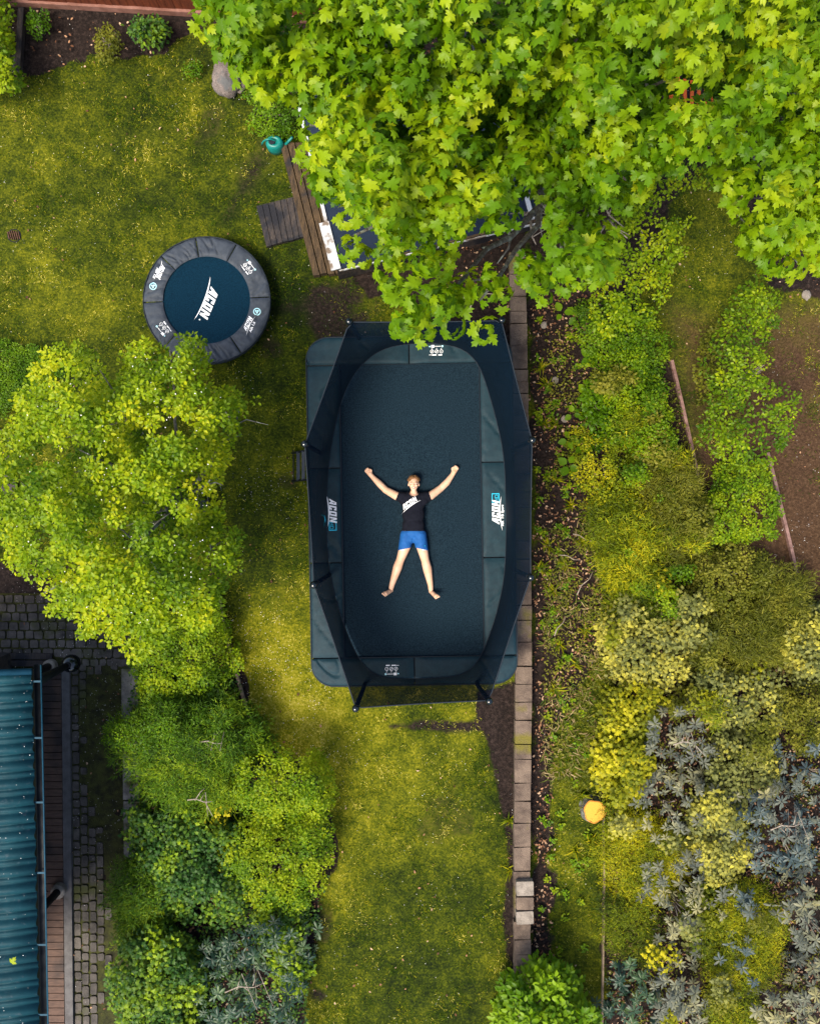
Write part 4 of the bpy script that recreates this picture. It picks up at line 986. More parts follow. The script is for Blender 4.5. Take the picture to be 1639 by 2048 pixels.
def person():
    Q = lambda x, y, h: Vector(P(x, y, MZ+h))
    t = thing('person', 'young person lying spread out in a dark T-shirt and blue shorts', 'person', tuple(P(826, 1040, MZ)))
    b = MB()
    # torso
    b.add(*sph(Q(826, 1005, .115), (.165, .16, .105), 24)); b.add(*sph(Q(826, 1030, .105), (.150, .16, .095), 24)); b.add(*sph(Q(826, 1062, .10), (.165, .15, .095), 24))
    limb(b, [Q(826, 1000, .12), Q(827, 986, .12)], [.07, .058])
    HC = Q(827, 968, .125)
    b.add(*sph(HC+Vector((0, .025, -.012)), (.078, .092, .098), 24))          # skull
    limb(b, [HC+Vector((0, -.02, .015)), HC+Vector((0, -.088, .025))], [.066, .040], 18)        # jaw and chin
    b.add(*sph(HC+Vector((0, -.022, .095)), (.013, .022, .017), 10)); b.add(*sph(HC+Vector((0, -.002, .082)), (.009, .03, .014), 10))   # nose
    for s in (-1, 1):
        b.add(*sph(HC+Vector((s*.078, -.01, .0)), (.010, .028, .02), 10)); b.add(*sph(HC+Vector((s*.036, -.025, .064)), (.024, .022, .02), 10))
    b.add(*sph(HC+Vector((0, .018, .072)), (.05, .012, .016), 10))
    # arms
    arms = {-1: [(802, 994, .11), (793, 992, .10), (771, 980, .055), (758, 967, .06), (744.5, 953.5, .055), (739.5, 947.5, .055)], 1: [(851, 994, .11), (860, 992, .10), (881, 976.5, .055), (893, 965, .06), (904, 950, .055), (907.5, 943.5, .055)]}
    hands = []
    for s, J in arms.items():
        J = [Q(*j) for j in J]; limb(b, J, [.070, .064, .052, .051, .035, .037], 18)
        wr, pc = J[4], J[5]; d = (pc-wr).normalized(); side = Vector((d.y*s, -d.x*s, 0)).normalized()*-1   # side: towards the thumb (head side)
        up = Vector((0, 0, 1)); palm = pc+d*.022
        b.add(*sph(palm, (.040, .040, .024), 14)); limb(b, [pc, palm+d*.02], [.032, .034], 14, .7)
        for i in range(4):          # curled fingers: knuckle, middle joint, tip
            off = side*(.030-.0195*i); ln = (.034, .038, .035, .027)[i]
            k0 = palm+d*.030+off; k1 = k0+d*ln+up*.018; k2 = k1-d*.006+up*.028; k3 = k2-d*.026+up*.004
            limb(b, [k0, k1, k2, k3], [.0115, .0105, .0098, .009], 10)
        th0 = pc+side*.028; th1 = th0+side*.024+d*.028+up*.012; th2 = th1-side*.010+d*.026+up*.022
        limb(b, [th0, th1, th2], [.014, .012, .010], 10)
    # legs
    legs = {-1: [(813, 1070, .10), (810, 1092, .095), (800, 1120, .075), (795, 1134, .07), (784, 1168, .045), (782, 1176, .045)], 1: [(839, 1070, .10), (843, 1092, .095), (850, 1121, .075), (854, 1136, .07), (860.5, 1170, .045), (861, 1178, .045)]}
    for s, J in legs.items():
        J = [Q(*j) for j in J]; limb(b, J, [.092, .086, .062, .070, .042, .038], 18)
        an = J[5]; toe = (Q(770, 1187.5, .13) if s < 0 else Q(872.5, 1193, .13)); heel = an+Vector((0, -.035, -.012)); hd = (toe-heel).normalized()
        b.add(*sph(heel, (.032, .034, .034), 12)); ball = heel+hd*.13+Vector((0, 0, .05)); limb(b, [heel, heel+hd*.06+Vector((0, 0, .03)), ball], [.032, .032, .036], 14, .8)
        wv = Vector((-hd.y, hd.x, 0)).normalized()
        for i in range(5):
            o_ = wv*(-.028+.014*i)*(-s); rr = (.014, .010, .0095, .009, .0085)[i]; a0 = ball+o_; limb(b, [a0, a0+hd*(.048-.006*i)+Vector((0, 0, .02))], [rr, rr], 8)
    body = remesh(b, 'body', M['skin'], .0052, t, 3)
    # shirt
    b = MB()
    b.add(*sph(Q(826, 1004, .118), (.185, .175, .118), 28)); b.add(*sph(Q(826, 1028, .11), (.168, .19, .110), 28)); b.add(*sph(Q(826, 1050, .105), (.168, .15, .108), 28)); b.add(*sph(Q(826, 1062, .10), (.178, .12, .105), 28))
    for s, J in arms.items():
        a0 = Q(*J[0]); a1 = Q(*J[1]); d = (a1-a0).normalized(); limb(b, [a0-d*.05, a0, a1+d*.012], [.082, .080, .072], 18)
    limb(b, [Q(808, 1000, .12), Q(826, 992, .13), Q(845, 1000, .12)], [.085, .07, .085], 18)
    n_ = Q(827, 983, .16); hem = Q(826, 1061.5, 0).y
    cutL, cutR = Q(793.5, 992, .10), Q(859.5, 992, .10)
    dL = (cutL-Q(802, 994, .11)).normalized(); dR = (cutR-Q(851, 994, .11)).normalized()
    def keep(co):
        if co.y < hem: return False
        if (co-cutL).dot(Vector((-.93, .36, 0))) > .0 and co.x < cutL.x+.05: return False
        if (co-cutR).dot(Vector((.93, .36, 0))) > .0 and co.x > cutR.x-.05: return False
        return (Vector((co.x, co.y, 0))-Vector((n_.x, n_.y, 0))).length > .072
    shirt = remesh(b, 'shirt', M['shirt'], .008, t, 4, keep)
    md = shirt.modifiers.new('s', 'SOLIDIFY'); md.thickness = .004
    st = tree_of(shirt); ps, W_ = acon(); kk = (H-MZ-.2)/F
    decal(ps, tuple(P(806.5, 1020.5, MZ+.2)[:2]), R(35), 10*kk, M['print'], 'shirt_logo', shirt, st, z=MZ+.2, lift=.006)
    # shorts
    b = MB(); b.add(*sph(Q(826, 1066, .10), (.178, .10, .108), 28))
    for s in (-1, 1):
        x = 826+s*13; limb(b, [Q(x, 1070, .10), Q(826+s*18, 1102, .092)], [.100, .095], 20)
        b.add(*sph(Q(826+s*7, 1078, .10), (.085, .075, .09), 20))
    top = Q(826, 1060.5, 0).y
    def keep2(co):
        if co.y > top: return False
        for s, hx, hy in ((-1, 804, 1099), (1, 846, 1099)):
            p = Q(hx, hy, .09); nrm = Vector((s*-.22*-1*(-1), -.97, 0))
            if (co.x-TCx)*s > 0 and (co-p).dot(Vector((s*.20*-1, -.98, 0))) > .0: return False
        return True
    TCx = Q(825.5, 0, .1).x
    shorts = remesh(b, 'shorts', M['shorts'], .008, t, 3, keep2); md = shorts.modifiers.new('s', 'SOLIDIFY'); md.thickness = .004
    sw = [[(0, .5), (.25, 0), (.45, .12), (.3, .35)], [(.25, 0), (1.6, .75), (.45, .12)]]
    decal(sw, tuple(P(848, 1093, MZ+.18)[:2]), R(8), 5.5*kk, M['cyan'], 'shorts_emblem', shorts, tree_of(shorts), z=MZ+.15, lift=.006)
    for s in (-1, 1):
        c0 = Q(826+s*19.2, 1100.5, .09); d = Vector((s*.14, -.99, 0)); hb = MB(); limb(hb, [c0-d*.05, c0-d*.028], [.084, .083], 22); adopt(t, hb.build('hem', M['hem'], smooth=True))
    # hair
    g = random.Random(5); hb = MB()
    for i in range(150):
        a = g.uniform(-1.35, 1.35); e = g.uniform(-.7, 1.1); c = HC+Vector((.082*math.sin(a)*math.cos(e*.6), .035+.088*math.cos(a)*abs(math.cos(e*.75)), -.012+.090*math.sin(e)))
        if c.y < HC.y+.045 and abs(c.x-HC.x) < .062: continue
        hb.add(*sph(c, g.uniform(.012, .024), 8))
    remesh(hb, 'hair', M['hair'], .005, t, 1)
    # face
    for s in (-1, 1):
        ey = MB(); ey.add(*sph(HC+Vector((s*.030, .006, .081)), (.013, .007, .006), 10)); e_ = ey.build('eye', M['eye_white'], smooth=True); adopt(t, e_)
        ir = MB(); ir.add(*sph(HC+Vector((s*.030, .006, .086)), (.0055, .0055, .004), 8)); i_ = ir.build('iris', M['iris'], smooth=True); i_.parent = e_
        br = MB().tube([HC+Vector((s*.014, .021, .088)), HC+Vector((s*.032, .027, .086)), HC+Vector((s*.050, .020, .076))], [.004, .005, .003], 6); adopt(t, br.build('eyebrow', M['hair'], smooth=True))
    lp = MB(); lp.add(*sph(HC+Vector((0, -.056, .073)), (.027, .014, .012), 14)); lip = lp.build('mouth', M['lip'], smooth=True); adopt(t, lip)
    tb = MB(); tb.add(*sph(HC+Vector((0, -.053, .080)), (.021, .006, .007), 12)); te = tb.build('teeth', M['teeth'], smooth=True); te.parent = lip
person()
# ------------------------------------------------------------------ trees and shrubs
def limbs(t, base, tips, r0, mat, seed, fork=.45, zf=.55):
    g = np.random.default_rng(seed); b = Vector(base); top = Vector((sum(p[0] for p in tips)/len(tips)*.35+b.x*.65, sum(p[1] for p in tips)/len(tips)*.35+b.y*.65, max(p[2] for p in tips)*zf))
    pts = [b+(top-b)*f+Vector((g.normal(0, .04), g.normal(0, .04), 0)) for f in np.linspace(0, 1, 7)]; pts[0] = b; pts[-1] = top
    adopt(t, MB().tube(pts, [r0*(1.25-.75*f) for f in np.linspace(0, 1, 7)], 12).build('trunk', mat, smooth=True))
    for tp in tips:
        tp = Vector(tp); f0 = g.uniform(fork, .98); s = pts[0]+(top-pts[0])*f0; L = (tp-s).length; m = MB(); ps = []
        for f in np.linspace(0, 1, 8): ps.append(s+(tp-s)*f+Vector((0, 0, -.10*L*math.sin(math.pi*f)*(1 if f0 > .5 else -.3)))+Vector((g.normal(0, .03*L*.3), g.normal(0, .03*L*.3), 0))*(0 if f in (0, 1) else 1))
        m.tube(ps, [r0*.42*(1-.85*f) for f in np.linspace(0, 1, 8)], 8)
        for k in range(5):
            q = ps[g.integers(3, 7)]; e = q+Vector((g.normal(0, .3), g.normal(0, .3), g.uniform(-.05, .3)))
            m.tube([q, (q+e)/2+Vector((g.normal(0, .04), g.normal(0, .04), 0)), e], [r0*.12, r0*.08, r0*.03], 6)
        adopt(t, m.build('branch', mat, smooth=True))
def W3(l): return [tuple(P(x, y, z)) for x, y, z in l]
MA = [(398, -90), (386, 20), (398, 72), (428, 84), (452, 128), (508, 162), (542, 188), (582, 205), (616, 250), (600, 296), (600, 355), (662, 375), (690, 440), (690, 490), (722, 535), (722, 555), (780, 585), (768, 635), (800, 662),
      (860, 676), (930, 668), (1000, 666), (1030, 640), (1036, 592), (985, 560), (935, 535), (905, 505), (960, 488), (1015, 470), (1035, 520), (1052, 580), (1085, 608), (1130, 590), (1165, 600), (1210, 540), (1235, 450), (1262, 385), (1340, 345), (1400, 310), (1440, 330), (1480, 300), (1500, -90)]
MB0 = P(1200, 290, 0)
t = thing('maple_tree', 'large maple with broad bright lobed leaves covering the top of the garden', 'tree', tuple(MB0))
ky = dict(dens=62, sty='maple')
adopt(t, foliage('crown', 'maple', MA, 5.7, 6.6, 112, M['maple'], None, edge=95, bump=.95, bs=110, deep=.55, seed=11, edge_noise=16, toneS=85, gap=.35, tone=.0, shrink=3,
      pits=[(1120, 260, 150, 1.5), (1010, 180, 70, 1.3), (560, 60, 60, 1.0), (920, 560, 50, .8), (1330, 190, 90, 1.1), (700, 300, 40, .8), (820, 300, 50, .7), (1180, 430, 90, 1.0), (1200, 60, 70, .9), (900, 140, 60, .9), (650, 210, 40, .9), (760, 180, 40, .7), (860, 480, 50, .8), (1000, 300, 60, 1.0), (1060, 60, 50, .9), (780, 500, 35, .7), (1350, 60, 60, 1.)],
      holes=[(1068, 428, 52), (600, 10, 30), (1215, 425, 34), (735, 480, 24), (1370, 195, 34), (1125, 170, 18), (1160, 240, 14), (950, 505, 58), (1000, 480, 40), (660, 30, 22), (820, 500, 22), (1440, 330, 20)]))
adopt(t, foliage('lower_crown', 'maple', [(470, -90), (440, 40), (560, 150), (640, 260), (640, 340), (720, 440), (820, 560), (880, 520), (1000, 430), (1130, 500), (1220, 420), (1390, 280), (1500, 200), (1500, -90)], 3.7, 4.9, 70, M['maple_shaded'], None, edge=80, bump=.5, bs=90, deep=.5, seed=12, size=.9, toneS=60, gap=.24,
      holes=[(1068, 428, 66), (600, 20, 40), (1215, 425, 46), (735, 490, 40), (1370, 200, 55), (950, 510, 80), (1010, 480, 60), (820, 500, 30)]))
limbs(t, MB0, W3([(480, 90, 5.4), (620, 250, 5.2), (690, 480, 5.2), (860, 620, 5.6), (960, 600, 5.4), (1120, 520, 5.2), (1250, 360, 5), (1350, 150, 5.6), (1200, 20, 5.8), (900, 0, 5.8), (700, 40, 5.8), (640, 70, 4.6), (780, 400, 5.8)]), .17, M['bark'], 1)
b = MB(); g = random.Random(8)    # bare silver twigs
for x, y, z in ((1105, 430, 2.6), (1090, 415, 2.6), (1215, 440, 2.8), (1205, 400, 2.8), (940, 590, 2.0), (1060, 440, 2.5)):
    p = P(x, y, z); b = MB()
    for k in range(4):
        e = p+Vector((g.uniform(-.3, .3), g.uniform(-.35, .2), g.uniform(-.1, .3))); m_ = (p+e)/2+Vector((g.uniform(-.08, .08), g.uniform(-.08, .08), 0)); b.tube([p, m_, e], [.020, .013, .006], 6)
        b.tube([m_, m_+Vector((g.uniform(-.2, .2), g.uniform(-.2, .2), .05))], [.009, .004], 5)
    adopt(t, b.build('bare_twig', M['twig'], smooth=True))
g2 = np.random.default_rng(2)
MBp = [(1480, -90), (1470, 120), (1440, 200), (1450, 330), (1480, 400), (1490, 470), (1520, 530), (1548, 555), (1590, 575), (1618, 545), (1700, 560), (1760, 200), (1760, -90)]
MB1 = P(1615, 430, 0); MB1.z = 0
t = thing('maple_tree', 'smaller maple at the upper right edge with fresh green lobed leaves', 'tree', tuple(MB1))
adopt(t, foliage('crown', 'maple', MBp, 4.9, 6.1, 100, M['maple'], None, edge=90, bump=.8, bs=110, deep=.5, seed=21, shrink=2, edge_noise=24, toneS=70, gap=.34, pits=[(1560, 250, 70, 1.2), (1500, 150, 50, 1.2), (1610, 400, 40, .8)], holes=[(1475, 230, 22), (1510, 400, 28), (1585, 480, 16), (1560, 110, 8)]))
adopt(t, foliage('lower_crown', 'maple', [(1440, -90), (1440, 330), (1560, 460), (1700, 500), (1700, -90)], 3.2, 4.2, 60, M['maple_shaded'], None, edge=80, bump=.4, bs=80, deep=.4, seed=22, gap=.3, holes=[(1475, 230, 34), (1510, 400, 44)]))
limbs(t, MB1, W3([(1560, 500, 4.8), (1500, 300, 4.8), (1520, 80, 5.2), (1620, 400, 5), (1600, 150, 5.4)]), .12, M['bark'], 2)
# apple tree
AP = [(-90, 900), (8, 862), (30, 800), (60, 740), (100, 690), (150, 688), (190, 725), (228, 742), (248, 700), (275, 680), (330, 690), (322, 668), (362, 664), (402, 672), (412, 712), (430, 755), (470, 782), (512, 806), (482, 832), (465, 868), (462, 905), (438, 950),
      (458, 1000), (455, 1050), (492, 1062), (470, 1110), (482, 1140), (448, 1165), (442, 1215), (420, 1250), (340, 1270), (300, 1310), (262, 1330), (240, 1290), (200, 1270), (150, 1278), (150, 1245), (70, 1215), (95, 1175), (25, 1178), (12, 1150), (20, 1090), (-90, 1070)]
AB = P(270, 1010, 3.4); AB.z = 0
t = thing('apple_tree', 'yellow-green small-leaved tree reaching over the small trampoline', 'tree', tuple(AB))
adopt(t, foliage('crown', 'apple', AP, 3.0, 4.3, 470, M['apple'], None, edge=120, bump=.55, bs=75, deep=.35, seed=31, edge_noise=22, toneS=55, gap=.37, size=1.0, shrink=3,
      pits=[(270, 870, 60, 1.2), (150, 940, 50, .9), (280, 1010, 50, .9), (400, 1060, 60, .8), (130, 1140, 50, .8), (240, 1080, 40, .7)], holes=[(345, 850, 30), (225, 760, 14), (440, 860, 12), (430, 1090, 14), (150, 945, 12), (290, 1000, 10)]))
adopt(t, foliage('lower_crown', 'apple', [(0, 900), (60, 790), (200, 770), (300, 740), (400, 790), (420, 900), (420, 1150), (300, 1230), (100, 1150), (0, 1100)], 2.0, 2.8, 220, M['bright'], None, edge=90, bump=.4, bs=60, deep=.4, seed=32, toneS=50, gap=.38, holes=[(345, 850, 40), (150, 945, 20)]))
limbs(t, AB, W3([(340, 700, 3.3), (480, 810, 3.3), (440, 1120, 3.4), (280, 1280, 3.2), (80, 1190, 3.2), (20, 1000, 3.4), (60, 780, 3.3), (200, 740, 3.4), (420, 960, 3.6), (160, 900, 3.6), (260, 1100, 3.8)]), .10, M['bark'], 3)
g = np.random.default_rng(41); px = g.uniform(20, 460, 260); py = g.uniform(690, 1250, 260); k_ = psd(px, py, AP) > 25; px, py = px[k_], py[k_]; zz = 4.15+g.normal(0, .2, len(px)); kk_ = (H-zz)/F
bl = leaves('blossom', 'round', np.stack([(px-CX)*kk_, -(py-CY)*kk_, zz], 1), g.uniform(0, 6.28, len(px)), g.normal(.1, .4, len(px)), g.normal(0, .5, len(px)), g.uniform(.010, .019, len(px)), g.random(len(px)), M['petal']); adopt(t, bl)

NS = [100]
def shrub(name, label, cat, kind, mat, poly, z1, dens, z0=None, size=1.0, stem=True, group=None, **kw):
    z0 = (.42*z1 if z1 > .55 else .12) if z0 is None else z0; NS[0] += 1; pa = np.array(poly, float); cx, cy = pa.mean(0); zb = float(zg(cx, cy)); q0 = P(cx, cy, z1*.75); t = thing(name, label, cat, (q0.x, q0.y, zb), group)
    w_ = (pa.max(0)-pa.min(0)).min(); kw.setdefault('edge', w_*.30); kw.setdefault('bump', .26*z1+.06); kw.setdefault('bs', 46); kw.setdefault('deep', (.14+.10*z1)*(1.7 if kind in ('lobed', 'rhodo', 'round') else 1)); kw.setdefault('gap', .27 if kind in ('lobed', 'round') else 0); kw.setdefault('edge_noise', 24 if len(poly) < 15 else 10); kw.setdefault('shrink', -9 if len(poly) < 15 else 0); kw.setdefault('toneS', 34)
    adopt(t, foliage('foliage', kind, poly, z0, z1, dens, M[mat], None, seed=NS[0], size=size, **kw))
    if stem:
        g = random.Random(NS[0]); b = MB(); c0 = P(cx, cy, z1*.35); c0.z = zb
        for i in range(8):
            a = g.uniform(0, 6.28); r = g.uniform(.1, .4)*w_/2*.0075; e = c0+Vector((math.cos(a)*r, math.sin(a)*r, (z1-zb)*g.uniform(.3, .5)))
            b.tube([c0+Vector((math.cos(a)*.03, math.sin(a)*.03, 0)), (c0+e)/2+Vector((0, 0, .08*z1)), e], [.014, .010, .005], 6)
        adopt(t, b.build('stem', M['twig'], smooth=True))
    return t
S = shrub
S('round_leaved_shrub', 'bright yellow-green shrub against the pale lawn edging below the tree', 'shrub', 'round', 'bright', [(270, 1260), (330, 1230), (440, 1190), (452, 1270), (464, 1330), (445, 1372), (390, 1388), (300, 1372), (275, 1320)], 1.1, 620, gap=.25)
S('juniper', 'dark green feathery spreading shrub overhanging the concrete wall', 'shrub', 'needle', 'juniper', [(222, 1475), (260, 1430), (330, 1385), (470, 1392), (505, 1440), (525, 1500), (480, 1560), (450, 1612), (380, 1640), (300, 1622), (285, 1545), (230, 1500)], 1.1, 330, bump=.28, bs=60)
S('small_leaved_shrub', 'mid green fine-leaved shrub poking over the wall above the ivy', 'shrub', 'round', 'green', [(225, 1470), (262, 1440), (320, 1405), (395, 1420), (420, 1470), (360, 1510), (300, 1525), (240, 1500)], 1.3, 520, size=.75, gap=.3)
S('golden_shrub', 'golden green rounded shrub beside the lawn, upper of two', 'shrub', 'round', 'bright', [(470, 1520), (520, 1495), (560, 1510), (610, 1500), (652, 1545), (660, 1590), (640, 1640), (560, 1655), (490, 1630), (462, 1580)], 1.2, 560, tone=.22, gap=.33, deep=.2)
S('golden_shrub', 'golden green shrub beside the lawn just above the rhododendron', 'shrub', 'round', 'bright', [(470, 1650), (560, 1640), (640, 1650), (655, 1720), (640, 1770), (600, 1810), (540, 1830), (470, 1790), (450, 1710)], 1.1, 540, tone=.16, gap=.3)
S('ivy_shrub', 'dark ivy-leaved bush in the middle of the left bed', 'shrub', 'lobed', 'ivy', [(265, 1630), (330, 1620), (420, 1635), (480, 1650), (500, 1740), (480, 1830), (400, 1850), (320, 1830), (285, 1760)], .9, 480, gap=.25)
S('juniper', 'small dark juniper beside the deep gap below the concrete wall', 'shrub', 'needle', 'juniper', ell(280, 1790, 58, 75, 2), .7, 300)
S('ivy_shrub', 'bright tipped leafy bush in the lower left corner of the bed', 'shrub', 'lobed', 'ivy', [(240, 1880), (300, 1850), (380, 1880), (400, 1960), (390, 2110), (250, 2110), (235, 1980)], .9, 460, tone=.16, size=1.1, gap=.25)
S('juniper', 'low dark juniper filling the bed corner by the cobbles', 'shrub', 'needle', 'juniper', [(240, 1800), (300, 1820), (360, 1880), (300, 1920), (240, 1900)], .6, 300)
S('rhododendron', 'dark blue-green rhododendron with rosettes at the bottom left bed', 'rhododendron', 'rhodo', 'rhodo', [(410, 1900), (450, 1860), (520, 1840), (580, 1880), (600, 1950), (590, 2010), (600, 2110), (400, 2110), (405, 1980)], 1.2, 75, gap=.2, tone=.05)
S('rhododendron', 'single pale rhododendron clump at the lawn edge at lower left', 'rhododendron', 'rhodo', 'rhodo', ell(612, 1872, 32, 48, 4), .7, 90, tone=.25)
S('lobed_leaved_seedling', 'yellow seedling glowing in the dark left bed', 'plant', 'maple', 'yellow', ell(428, 1625, 20, 17, 6), .95, 75, z0=.7, size=.52, stem=False, tone=.25, deep=.05)
S('small_leaved_shrub', 'bright green sprigs along the right side of the left rhododendron', 'shrub', 'lobed', 'ivy', [(520, 1830), (600, 1800), (610, 1850), (590, 1990), (550, 1960), (540, 1880)], .6, 350, tone=.3)
S('leafy_bush', 'bright green broad-leaved bush over the bottom end of the stone wall', 'shrub', 'big', 'green', [(1010, 1990), (1035, 1950), (1060, 1925), (1085, 1935), (1120, 1940), (1150, 1960), (1175, 2010), (1180, 2110), (1000, 2110)], 1.3, 260, tone=.18, deep=.25)
S('dark_shrub', 'dark green rounded shrub below the red fence', 'shrub', 'big', 'ivy', ell(297, 62, 44, 29, 7), .7, 330, size=.7)
S('olive_shrub', 'yellow-olive upright shrub in the dark top-left bed', 'shrub', 'round', 'olive', ell(216, 86, 28, 36, 8), .8, 520)
S('dark_shrub', 'small dark shrub at the left end of the bed beside the beam', 'shrub', 'round', 'green', ell(76, 50, 26, 28, 9), .6, 420, tone=-.25)
S('edge_shrub', 'green leafy shrub at the upper left margin', 'shrub', 'lobed', 'bright', [(-40, -20), (14, 10), (18, 60), (22, 110), (26, 165), (-40, 180)], 1.0, 420)
S('green_shrub', 'fresh green bush between boulder and watering can', 'shrub', 'apple', 'green', [(495, 185), (530, 165), (575, 200), (600, 240), (575, 275), (535, 265), (508, 250), (515, 220)], .7, 520, size=.7)
S('clover_patch', 'lush dark green clover clump at the left margin of the lawn', 'plant', 'round', 'green', [(-40, 690), (60, 688), (100, 700), (120, 740), (60, 800), (-40, 830)], .16, 900, z0=.04, size=.6, stem=False, deep=.04, bump=.05)
S('dark_shrub', 'small green plant on the mossy lawn left of the boulder', 'plant', 'round', 'green', ell(385, 140, 18, 20, 3), .2, 600, stem=False, tone=-.2, size=.7)
